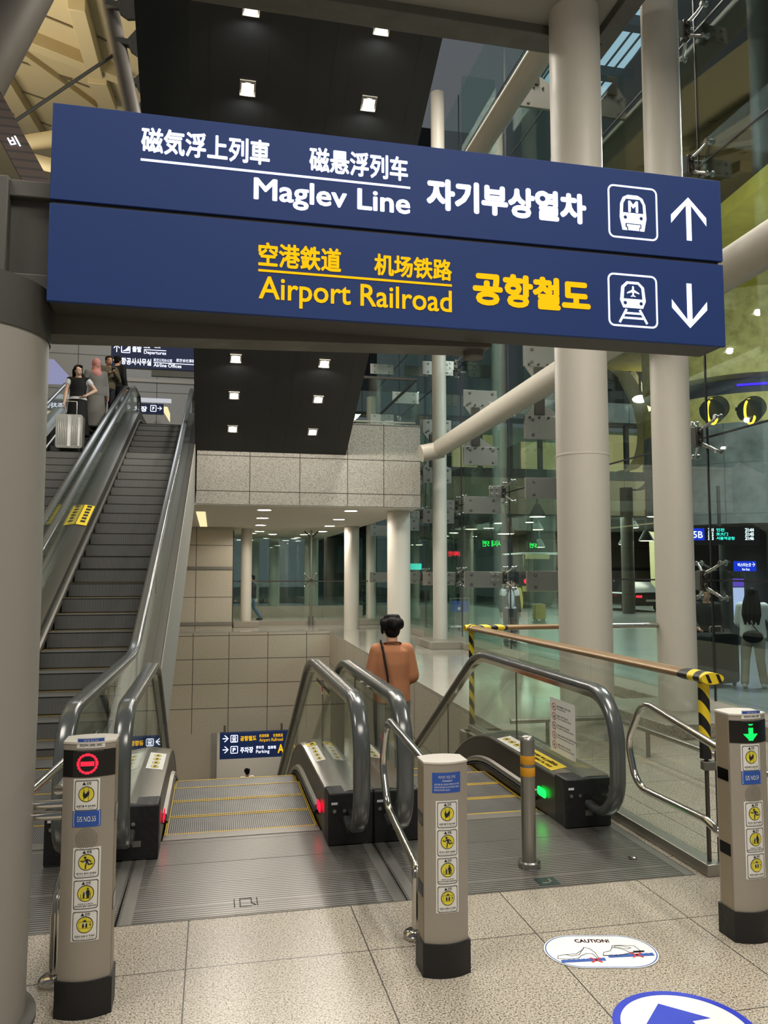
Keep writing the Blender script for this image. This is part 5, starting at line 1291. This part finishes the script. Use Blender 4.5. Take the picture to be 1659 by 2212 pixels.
MB().box(-1.2, 1.2, 0, 10, .35, 3.0).build('body', 'car_black', t, bevel=.12); MB().box(-1.0, 1.0, -.02, .0, 1.6, 2.6).build('rear_window', 'car_glass', t); MB().box(-1.0, .4, -.03, 0, 2.65, 2.9).build('destination_board', 'window_glow', t); MB().box(-1.2, 1.2, -.01, 0, .9, 1.2).build('band', 'bus_yellow', t)
for s in (-1, 1):
    MB().cyl((s*.95, -.05, 1.45), (s*.95, 0, 1.45), .14, 14).build('tail_lamp', 'led_red', t)
    for y in (2, 8): MB().cyl((s*1.1-.15, y, .5), (s*1.1+.15, y, .5), .5, 20).build('wheel', 'tyre', t)

# luggage outside
def suitcase(label, loc, rz, w, d, h, m, handle=.35, ribs=0, hm='steel'):
    t = thing('suitcase', label, 'suitcase', loc, rz)
    mb = MB(); o = rrect(-w/2, w/2, .06, .06+h, min(w, h)*.1); mb.prism([(x, -d/2, z) for x, z in o], (0, d, 0)); mb.build('shell', m, t, bevel=.02)
    if ribs:
        mb = MB()
        for k in range(ribs):
            x = -w/2+.05+(w-.1)*k/(ribs-1); mb.box(x-.008, x+.008, -d/2-.008, d/2+.008, .13, h-.02)
        mb.build('ribbing', m, t, bevel=.004); MB().box(-.03, .03, -d/2-.014, -d/2, .09, h+.04).build('strap', 'paper_white', t); MB().box(w/2-.09, w/2-.05, -d/2-.012, -d/2, .1, h).build('edge_trim', 'paper_white', t)
    for sx in (-1, 1):
        for sy in (-1, 1): MB().cyl((sx*(w/2-.06), sy*(d/2-.05)-.012, .032), (sx*(w/2-.06), sy*(d/2-.05)+.012, .032), .032, 14).build('wheel', 'black_rubber', t)
    if handle:
        mb = MB(); p = [(-w*.22, 0, h), (-w*.22, 0, h+.06+handle), (w*.22, 0, h+.06+handle), (w*.22, 0, h)]; mb.tube(fillet3(p, .03, 5), .011, 10); mb.build('pull_handle', hm, t)
    return t
mat('case_black', (24, 26, 28), .45); mat('case_yellow', (200, 170, 50), .35); mat('case_silver', (176, 174, 166), .28, .6)
suitcase('large black suitcase standing on the pavement outside the glass wall', (7.72, 11.1, 0), .25, .6, .34, .76, 'case_black', .1)
p = PZ(1165, 1341); suitcase('yellow suitcase far outside beside the large white column', (p.x, p.y, 0), .1, .42, .26, .56, 'case_yellow', .0)
p = PZ(985, 1365); t = thing('luggage_cart', 'airport luggage cart with a blue panel outside, behind the slim plinth column', 'cart', (p.x+.1, p.y, 0))
mb = MB()
for x in (-.3, .3): mb.tube(fillet3([(x, 1.0, .12), (x, 0, .12), (x, -.05, 1.0)], .1), .018, 10)
mb.tube([(-.32, -.05, 1.0), (.32, -.05, 1.0)], .02, 10); mb.tube([(-.3, -.02, .6), (.3, -.02, .6)], .015, 8)
for k in range(6): mb.tube([(-.3, .1+.16*k, .13), (.3, .1+.16*k, .13)], .01, 8)
for k in range(7): mb.tube([(-.27+.09*k, 0, .14), (-.27+.09*k, -.03, .5)], .008, 6)
mb.build('frame', 'steel_brushed', t); MB().box(-.29, .29, -.075, -.055, .6, .93).build('blue_panel', 'sticker_blue', t)
mb = MB(); f = lambda u, v: (u, -.078, v); shape(mb, circ(-.02, .7, .05), f); mb.build('panel_mark', 'paper_white', t, smooth=0)
for x in (-.3, .3):
    for y in (.05, .95): MB().cyl((x-.02, y, .07), (x+.02, y, .07), .07, 16).build('wheel', 'black_rubber', t)
mat('leaf_dark', (30, 48, 34), .4)
c = PY(788, 1290, 33); t = thing('shrub', 'dark shrub outside between the lobby columns', 'plant', (c.x, 33, 0)); mb = MB()
for k in range(420):
    a, b = random.uniform(0, 2*PI), random.uniform(.1, 1.9); r = random.uniform(0, .55)*(1.2-abs(b-1)*.5); c0 = Vector((r*math.cos(a), r*math.sin(a), b)); d = Vector((random.uniform(-1, 1), random.uniform(-1, 1), random.uniform(-.3, 1))).normalized()*.2; s = d.cross(Vector((random.uniform(-1, 1), .3, .4))).normalized()*.035
    mb.quad(c0-d*.5, c0+s, c0+d*.5, c0-s)
mb.build('leaves', 'leaf_dark', t, smooth=0, fix=False); MB().cyl((0, 0, 0), (0, 0, 1.2), .05, 8).build('stem', 'dark_frame', t)

# ================================================================== light
def light(kind, name, loc, energy, color, size=.1, rot=(0, 0, 0), sy=None, spot=None, blend=.6):
    L = bpy.data.lights.new(name, kind); L.energy = energy; L.color = color
    if kind == 'AREA':
        L.size = size
        if sy: L.shape = 'RECTANGLE'; L.size_y = sy
    else: L.shadow_soft_size = size
    if kind == 'SPOT': L.spot_size = math.radians(spot or 140); L.spot_blend = blend
    o = bpy.data.objects.new(name, L); COL.objects.link(o); o.location = loc; o.rotation_euler = rot; return o
WARM, NEU, COOL = (1, .9, .74), (1, .94, .84), (.78, .9, 1)
light('AREA', 'hall_lamp', (1.9, -1.6, 8.1), 440, NEU, 3.6)
light('AREA', 'hall_lamp', (-5.5, 1.0, 11), 640, NEU, 4)
light('AREA', 'hall_lamp', (5.2, 3.5, 8.0), 200, NEU, .8, sy=3)
light('AREA', 'hall_lamp', (4.9, 12.5, 14.2), 1300, NEU, 1.2, sy=5)
for x, y in ((1.16, 18.65), (1.28, 21.4), (1.42, 24.6), (3.19, 18.5), (3.38, 21.5), (3.57, 24.6), (2.2, 30.2), (3.4, 30.2)): light('SPOT', 'lobby_lamp', (x, y, 3.21), 110, NEU, .12, spot=165, blend=.3)
for x in (.36, 2.06):
    for k in range(9): c = soff(x, 16.83-.8957*k, .04); light('SPOT', 'soffit_lamp', c, 10 if k < 2 else 80, NEU, .05, spot=168, blend=.25)
light('AREA', 'hall_bounce_fill', (3.2, -4, 4.2), 260, NEU, 2.5, rot=(PI, 0, 0))  # unseen area light added in place of light bounced off the floor
light('AREA', 'departures_lamp', (-3, 24, 11), 90, (.85, .92, 1), 3)
light('AREA', 'roof_uplight', (-8.5, 17, 8), 1000, (1, .9, .7), 5, rot=(PI, 0, 0))
light('AREA', 'passage_lamp', (1.2, 26.2, -3.05), 130, NEU, 2)
light('AREA', 'pavement_lamp', (10, 12, 10), 900, (.9, .96, 1), 2)
light('AREA', 'canopy_lamp_light', (20, 40, 4.4), 1500, (.86, 1, .84), 12)
light('SPOT', 'drum_lamp', (XD-1.5, YD-10.5, 5.0), 150, (1, .94, .5), .3, rot=(PI, 0, 0), spot=150)
light('SPOT', 'drum_lamp', (XD-3, YD-6, 6.0), 25, (1, .94, .6), .3, rot=Vector((3, 6, 2)).to_track_quat('-Z', 'Y').to_euler(), spot=100)
light('AREA', 'building_fill', (24, 36, 11), 900, (1, .96, .8), 4, rot=Vector((0, 10, -3)).to_track_quat('-Z', 'Y').to_euler())  # unseen fill added to brighten the far building front, no fixture
light('AREA', 'wall_lamp', (15, 12, 8), 420, (.9, .97, 1), 3, rot=Vector((0, 6, -3)).to_track_quat('-Z', 'Y').to_euler())
W = bpy.data.worlds.new('night'); SC.world = W; W.use_nodes = True
bg = W.node_tree.nodes['Background']; bg.inputs[0].default_value = (.42, .46, .5, 1); bg.inputs[1].default_value = .2
vs_ = SC.view_settings; vs_.view_transform = 'Standard'; vs_.look = 'None'; vs_.gamma = 1; vs_.exposure = 0.25; vs_.use_curve_mapping = False
cy_ = SC.cycles; cy_.max_bounces = 8; cy_.diffuse_bounces = 3; cy_.glossy_bounces = 4; cy_.transparent_max_bounces = 28; cy_.transmission_bounces = 4
cy_.caustics_reflective = False; cy_.caustics_refractive = False; cy_.sample_clamp_indirect = 4.0; cy_.use_light_tree = True

# ================================================================== people
for nm, c, r in (('skin', (206, 158, 130), .5), ('skin_pale', (222, 184, 160), .5), ('hair_black', (18, 16, 16), .6), ('hair_brown', (52, 38, 30), .4),
                 ('cloth_orange', (184, 124, 88), .85), ('cloth_orange_trim', (120, 66, 44), .85), ('cloth_black', (18, 18, 20), .8), ('cloth_white', (220, 222, 224), .8),
                 ('cloth_grey', (120, 118, 114), .8), ('cloth_jeans', (92, 118, 146), .8), ('cloth_beige', (170, 160, 142), .8), ('cloth_olive', (92, 84, 66), .8),
                 ('cloth_yellow', (206, 190, 96), .8), ('cloth_pink', (206, 142, 136), .8), ('cloth_navy', (34, 40, 52), .8), ('shoe_dark', (30, 28, 28), .5), ('shoe_white', (214, 212, 206), .5),
                 ('eye_dark', (16, 12, 12), .2), ('lip', (160, 86, 80), .5)):
    mat(nm, c, r, bump=(40, .12) if 'cloth' in nm else None, spec=.15 if 'hair' in nm else .4)

def remesh(mb, vox, smooth=4, extra=None):
    me = bpy.data.meshes.new('tmp'); me.from_pydata(mb.v, [], mb.f)
    o = bpy.data.objects.new('tmp', me); COL.objects.link(o)
    r = o.modifiers.new('r', 'REMESH'); r.mode = 'VOXEL'; r.voxel_size = vox
    s = o.modifiers.new('s', 'SMOOTH'); s.iterations = smooth; s.factor = .5
    dg = bpy.context.evaluated_depsgraph_get(); dg.update()
    m2 = bpy.data.meshes.new_from_object(o.evaluated_get(dg))
    out = MB(); out.v = [tuple(v.co) for v in m2.vertices]; out.f = [tuple(p.vertices) for p in m2.polygons]; out.mi = [0]*len(out.f)
    bpy.data.objects.remove(o); bpy.data.meshes.remove(me); bpy.data.meshes.remove(m2)
    if extra: out.add(extra.v, extra.f)
    return out
def loft(mb, rings, n=20):
    vs = []; fs = []
    for (c, rx, ry) in rings: vs += [(c[0]+rx*math.cos(2*PI*i/n), c[1]+ry*math.sin(2*PI*i/n), c[2]) for i in range(n)]
    for k in range(len(rings)-1):
        for i in range(n): fs.append((k*n+i, k*n+(i+1) % n, (k+1)*n+(i+1) % n, (k+1)*n+i))
    fs.append(tuple(range(n-1, -1, -1))); fs.append(tuple((len(rings)-1)*n+i for i in range(n))); mb.add(vs, fs)
def limb(mb, pts, rad, n=14):
    P = [Vector(p) for p in pts]; mb.tube(P, rad, n)
    for p, r in zip(P, rad): mb.ball(p, r*.99, n, 8)
BASE = dict(pel=(0, 0, .95), chest=(0, 0, 1.28), neck=(0, -.015, 1.47), head=(0, .02, 1.605),
            shL=(-.185, -.01, 1.405), elL=(-.235, -.03, 1.12), wrL=(-.245, .05, .88), shR=(.185, -.01, 1.405), elR=(.235, -.03, 1.12), wrR=(.245, .05, .88),
            hiL=(-.095, 0, .9), knL=(-.1, .02, .49), anL=(-.105, -.02, .085), hiR=(.095, 0, .9), knR=(.1, .02, .49), anR=(.105, -.02, .085))
def person(label, loc, rz=0.0, height=1.7, pose=None, top=None, sleeve='half', bottom=None, skirt=False, hair='hair_black', hairstyle='short', skin='skin', shoe='shoe_dark', turn=0.0,
           vox=.014, loose=.018, face=True, group=None, belt=None, inner=None, collar=None):
    s = height/1.72; J = {k: Vector(v) for k, v in BASE.items()}
    for k, v in (pose or {}).items(): J[k] = Vector(v)
    t = thing('person', label, 'person', loc, rz, group)
    def fin(mb, name, m, par=t, smooth=60):
        mb.v = [tuple(Vector(v)*s) for v in mb.v]; return mb.build(name, m, par, smooth=smooth, fix=False)
    hd, nk, ch, pl = J['head'], J['neck'], J['chest'], J['pel']
    R = Matrix.Rotation(turn, 3, 'Z')
    H = lambda x, y, z: hd + R @ Vector((x, y, z))
    b = MB(); ex = MB()
    lean = lambda f: pl.lerp(nk, f)
    loft(b, [(pl+Vector((0, 0, -.08)), .14, .1), (pl, .165, .115), (lean(.3), .14, .1), (lean(.6), .16, .115), (lean(.85), .165, .1), (nk-Vector((0, 0, .03)), .09, .07)])
    limb(b, [nk-Vector((0, 0, .05)), hd-Vector((0, .015, .06))], [.06, .056])
    b.ball(H(0, 0, .01), (.074, .094, .112), 18, 12); b.ball(H(0, .03, -.06), (.055, .062, .055), 14, 8)
    if face:
        b.add([H(*p) for p in ((-.015, .088, -.028), (.015, .088, -.028), (0, .116, -.03), (-.008, .09, .02), (.008, .09, .02))], [(0, 2, 1), (0, 3, 2), (1, 2, 4), (3, 4, 2), (0, 1, 4, 3)])
    for sx in (-1, 1): b.ball(H(sx*.077, -.008, -.012), (.014, .024, .034), 10, 6)
    for S in 'LR':
        sg = -1 if S == 'L' else 1; sh, el, wr = J['sh'+S], J['el'+S], J['wr'+S]
        limb(b, [nk-Vector((0, 0, .06)), sh], [.06, .056]); limb(b, [sh, sh.lerp(el, .4), el], [.056, .052, .042]); limb(b, [el, el.lerp(wr, .35), wr], [.043, .042, .029])
        d = (wr-el).normalized(); f = Vector((0, 1, 0)); side = d.cross(f)
        if side.length < .3: f = Vector((0, 0, 1)); side = d.cross(f)
        side.normalize(); f = side.cross(d).normalized()
        palm = wr+d*.055; limb(b, [wr, palm, wr+d*.085], [.028, .034, .03])
        for i, L in enumerate((.066, .076, .071, .056)):
            o = wr+d*.09+f*(.03-.02*i); c = -side*sg
            ex.tube([o-d*.02, o+d*L*.45, o+d*L*.8+c*L*.25, o+d*L*.95+c*L*.55], [.0098, .0095, .0088, .007], 8)
        o = wr+d*.035+f*.03; ex.tube([o-f*.01, o+f*.025+d*.02, o+f*.035+d*.05, o+f*.03+d*.07-side*sg*.012], [.012, .0115, .0105, .008], 8)
        hi, kn, an = J['hi'+S], J['kn'+S], J['an'+S]
        limb(b, [hi, hi.lerp(kn, .45), kn], [.088, .078, .056]); limb(b, [kn, kn.lerp(an, .35), an], [.054, .055, .036])
        ft = Vector((0, 1, 0)); limb(b, [an-Vector((0, .03, .03)), an+ft*.08-Vector((0, 0, .045)), an+ft*.15-Vector((0, 0, .055))], [.036, .034, .026])
        sm = MB(); limb(sm, [an-Vector((0, .035, .035)), an+ft*.08-Vector((0, 0, .045)), an+ft*.155-Vector((0, 0, .052))], [.046, .043, .034]); fin(remesh(sm, .012, 3), 'shoe', shoe)
    body = fin(remesh(b, vox*.85, 4, ex), 'body', skin)
    if face:
        for sx in (-1, 1):
            e = MB(); e.ball(H(sx*.03, .082, .012), (.014, .008, .008), 10, 6); fin(e, 'eye', 'eye_dark', body)
        e = MB(); e.ball(H(0, .086, -.066), (.022, .008, .008), 10, 6); fin(e, 'mouth', 'lip', body)
    def garment(name, m, low, infl, half, length=.55, open_front=False):
        g = MB(); i = infl
        z0 = Vector((0, 0, low))
        loft(g, [(Vector((pl.x, pl.y, low)), .165+i*1.7, .118+i*1.6), (pl.lerp(nk, .05), .165+i*1.7, .118+i*1.6), (lean(.3), .15+i*1.6, .11+i*1.5), (lean(.6), .168+i*1.2, .122+i*1.2), (lean(.85), .17+i, .105+i), (nk-Vector((0, 0, .02)), .085, .072)])
        for S in 'LR':
            sh, el, wr = J['sh'+S], J['el'+S], J['wr'+S]
            limb(g, [nk-Vector((0, 0, .075)), sh], [.062+i*.4, .06+i*.7])
            if half == 'half': limb(g, [sh, sh.lerp(el, .5), sh.lerp(el, .95)], [.062+i*.6, .064+i, .066+i*1.3])
            elif half == 'long': limb(g, [sh, el, el.lerp(wr, .5), wr], [.06+i*.7, .054+i*.7, .05+i*.6, .042+i*.4])
            elif half == 'cap': limb(g, [sh, sh.lerp(el, .35)], [.062+i*.6, .062+i])
        return fin(remesh(g, vox, 5), name, m)
    if inner: garment('undershirt', inner, pl.z-.05, .006, 'cap')
    if top:
        sh_ = garment('shirt', top, pl.z-.08, loose, sleeve)
    if collar:
        c = MB(); c.tube([nk+Vector((.088*math.cos(a), .074*math.sin(a), -.012-.02*math.sin(a))) for a in [2*PI*i/24 for i in range(24)]], .011, 8, closed=True); fin(c, 'collar', collar)
    if belt:
        c = MB(); loft(c, [(pl+Vector((0, 0, -.0)), .19, .15), (pl+Vector((0, 0, .055)), .185, .145)]); fin(c, 'belt_band', belt)
    if bottom:
        g = MB()
        if skirt:
            kn = (J['knL']+J['knR'])/2; an = (J['anL']+J['anR'])/2
            loft(g, [(Vector((an.x, an.y, an.z+.06)), .27, .2), (kn, .23, .17), (pl+Vector((0, 0, -.1)), .2, .145), (pl+Vector((0, 0, .1)), .16, .12)])
        else:
            loft(g, [(pl+Vector((0, 0, -.12)), .17, .12), (pl, .178, .128), (pl+Vector((0, 0, .09)), .16, .118)])
            for S in 'LR':
                hi, kn, an = J['hi'+S], J['kn'+S], J['an'+S]; limb(g, [hi, hi.lerp(kn, .5), kn, kn.lerp(an, .5), an+Vector((0, 0, .02))], [.1, .092, .076, .072, .07])
        fin(remesh(g, vox, 4), 'skirt' if skirt else 'trousers', bottom)
    if hair:
        h = MB()
        if hairstyle == 'scarf':
            h.ball(H(0, -.012, .02), (.098, .112, .13), 18, 12); limb(h, [H(0, -.01, -.05), nk+Vector((0, 0, -.02)), nk+Vector((0, .03, -.1))], [.09, .11, .13]); nm = 'headscarf'
        else:
            h.ball(H(0, -.022, .038), (.09, .098, .1), 18, 12); h.ball(H(0, -.05, -.02), (.08, .062, .07), 14, 8); h.ball(H(0, .045, .085), (.07, .05, .04), 12, 8)
            for q in range(9):
                a = q*2*PI/9; h.ball(H(.065*math.cos(a), -.03+.06*math.sin(a), .07+.02*math.sin(3*q)), (.032, .034, .03), 10, 6)
            for sx in (-1, 1): h.ball(H(sx*.078, .005, .03), (.02, .05, .05), 10, 6)
            if hairstyle == 'fluffy':
                for q in range(13):
                    a = q*2*PI/13; h.ball(H(.088*math.cos(a), -.03+.075*math.sin(a), .05+.016*math.sin(2.3*q)), (.04, .04, .055), 10, 6)
                for q in range(7): h.ball(H(-.05+.017*q, -.02+.03*math.sin(q*2), .12), (.034, .04, .034), 10, 6)
                h.ball(H(-.09, .02, .0), (.02, .04, .06), 10, 6)
            if hairstyle == 'long':
                for sx in (-.06, -.02, .02, .06): limb(h, [H(sx, -.06, 0), nk+Vector((sx*1.6, -.085, -.02)), nk+Vector((sx*1.9, -.14, -.2)), nk+Vector((sx*1.7, -.135, -.36))], [.05, .05, .046, .02])
            nm = 'hair'
        fin(remesh(h, .011, 3), nm, hair)
    return t, fin, J, H

# the traveller in orange, back to us, on the right escalator
ky = 5.62+.4*5; zs = zat(nose_d, ky+.2)+.003
t, fin, J, H = person('person in an orange shirt with a black shoulder strap, riding down an escalator', (1.765, ky+.17, zs), -.04, 1.69,
    pose=dict(shL=(-.158, -.01, 1.395), shR=(.158, -.01, 1.395), elL=(-.195, .03, 1.12), wrL=(-.15, .22, 1.02), elR=(.205, .02, 1.12), wrR=(.17, .2, .98)), top='cloth_orange', sleeve='half', bottom='cloth_grey', hairstyle='fluffy', collar='cloth_orange_trim', vox=.011, loose=.016)
mb = MB(); pts = [(-.105, .06, 1.44), (-.12, -.02, 1.475), (-.115, -.1, 1.42), (-.1, -.153, 1.3), (-.075, -.168, 1.15), (-.06, -.165, 1.0)]
for a, c in zip(pts[:-1], pts[1:]): mb.bar(Vector(a), Vector(c)+(Vector(c)-Vector(a)).normalized()*.01, .05, .014, up=(1, 0, 0) if abs(a[2]-c[2]) > .03 else (0, 0, 1))
fin(mb, 'shoulder_strap', 'cloth_black', smooth=0)

# travellers coming down from departures
def on_left(y): return zat(nl, y)+.003
x = PY(168, 870, 17.9).x
t, fin, J, H = person('person in a black dress over a white tee holding the silver suitcase', (x, 17.9, on_left(17.9)), PI, 1.7,
    pose=dict(elL=(-.36, -.04, 1.18), wrL=(-.19, .07, 1.05), elR=(.24, .03, 1.13), wrR=(.26, .1, .88)), top='cloth_black', sleeve='none', inner='cloth_white', bottom='cloth_black', skirt=True, hairstyle='long', turn=.7, belt='cloth_white', vox=.016, skin='skin_pale', loose=.012)
ks = PY(152, 960, 17.25); suitcase('ribbed silver suitcase with a white strap standing on an escalator step', (ks.x, 17.2, on_left(17.25)), 0, .52, .3, .7, 'case_silver', .3, 13)
x = PY(208, 800, 18.6).x
person('person in a pink headscarf standing behind the one in the black dress', (x, 18.6, on_left(18.6)), PI+.4, 1.72, top='cloth_grey', sleeve='long', bottom='cloth_grey', skirt=True, hair='cloth_pink', hairstyle='scarf', turn=.2, vox=.018)
x = PY(232, 800, 19.3).x
t, fin, J, H = person('person with brown hair looking down at a phone behind the pink headscarf', (x, 19.4, on_left(19.4)), PI+.5, 1.66,
    pose=dict(elL=(-.26, .05, 1.12), wrL=(-.08, .26, 1.22), elR=(.26, .05, 1.12), wrR=(.08, .26, 1.22), head=(0, .06, 1.59)), top='cloth_olive', sleeve='long', bottom='cloth_navy', hair='hair_brown', vox=.018)
mb = MB(); mb.box(-.04, .04, .33, .345, 1.22, 1.36); fin(mb, 'phone', 'display_black', smooth=0)
x = PY(252, 800, 20.0).x
person('person in black turned away at the head of the escalators', (x, 20.1, on_left(20.1)), -.5, 1.66, top='cloth_black', sleeve='long', bottom='cloth_black', vox=.018, face=False)

# people beyond the glass wall
t, fin, J, H = person('person with long black hair, white shirt and pale trousers carrying a black bag outside', (8.12, 10.75, 0), -.75, 1.52,
    pose=dict(elR=(.3, .1, 1.16), wrR=(.34, .32, 1.1), elL=(-.24, .05, 1.13), wrL=(-.2, .25, 1.05), knL=(-.14, .06, .49), anL=(-.15, -.06, .085), anR=(.14, .1, .085)), top='cloth_white', sleeve='long', bottom='cloth_beige', hairstyle='long', vox=.014, loose=.03, shoe='shoe_white')
mb = MB(); mb.tube([(-.1, .05, 1.49), (-.13, -.13, 1.4), (-.02, -.2, 1.15), (.12, -.22, .96)], .009, 8); mb.tube([(-.1, .05, 1.49), (-.05, .16, 1.3), (.1, .17, 1.1), (.2, .05, .98)], .009, 8); fin(mb, 'bag_strap', 'cloth_black')
mb = MB(); mb.ball((.02, -.23, .9), (.17, .07, .11), 18, 10); mb.ball((.02, -.27, .94), (.16, .05, .06), 14, 8); fin(remesh(mb, .014, 3), 'shoulder_bag', 'cloth_black')
person('person in black standing behind the large black suitcase, outside by the plinth column', (PY(1526, 1300, 11.7).x, 11.7, 0), 2.6, 1.5, pose=dict(elR=(.26, .06, 1.12), wrR=(.18, .26, 1.0)), top='cloth_black', sleeve='long', bottom='cloth_grey', vox=.018, hairstyle='short')
t, fin, J, H = person('person in a black jacket over a white tee, beyond the bolted steel plates', (7.02, 18.1, 0), PI-.1, 1.63, top='cloth_black', sleeve='long', inner='cloth_white', bottom='cloth_navy', vox=.018, loose=.006)
mb = MB(); mb.ball((0, .125, 1.2), (.085, .04, .25), 16, 10); fin(mb, 'tee_front', 'cloth_white')
person('person in a pale yellow top on the phone, far outside behind the black jacket', (8.0, 20.4, 0), PI-.5, 1.6, pose=dict(elR=(.26, .05, 1.2), wrR=(.12, .1, 1.5)), top='cloth_yellow', sleeve='long', bottom='cloth_grey', vox=.018)
x = PY(545, 1300, 29.2).x
person('person in a dark jacket and jeans walking past behind the slim lobby column', (x, 29.2, 0), 1.35, 1.7, pose=dict(knL=(-.1, .16, .5), anL=(-.1, .12, .1), knR=(.1, -.06, .5), anR=(.1, -.3, .14)), top='cloth_navy', sleeve='long', bottom='cloth_jeans', vox=.018)
for (px, Y, h, lab, c) in ((500, 22.5, 1.66, 'person with black hair walking at the foot of the escalators, only the head showing', 'cloth_black'), (534, 24.4, 1.55, 'person in a pale top walking under the small blue sign in the lower passage', 'cloth_white')):
    person(lab, (PY(px, 1660, Y).x, Y, -5.597), .2, h, top=c, sleeve='half', bottom='cloth_grey', vox=.018, face=False)
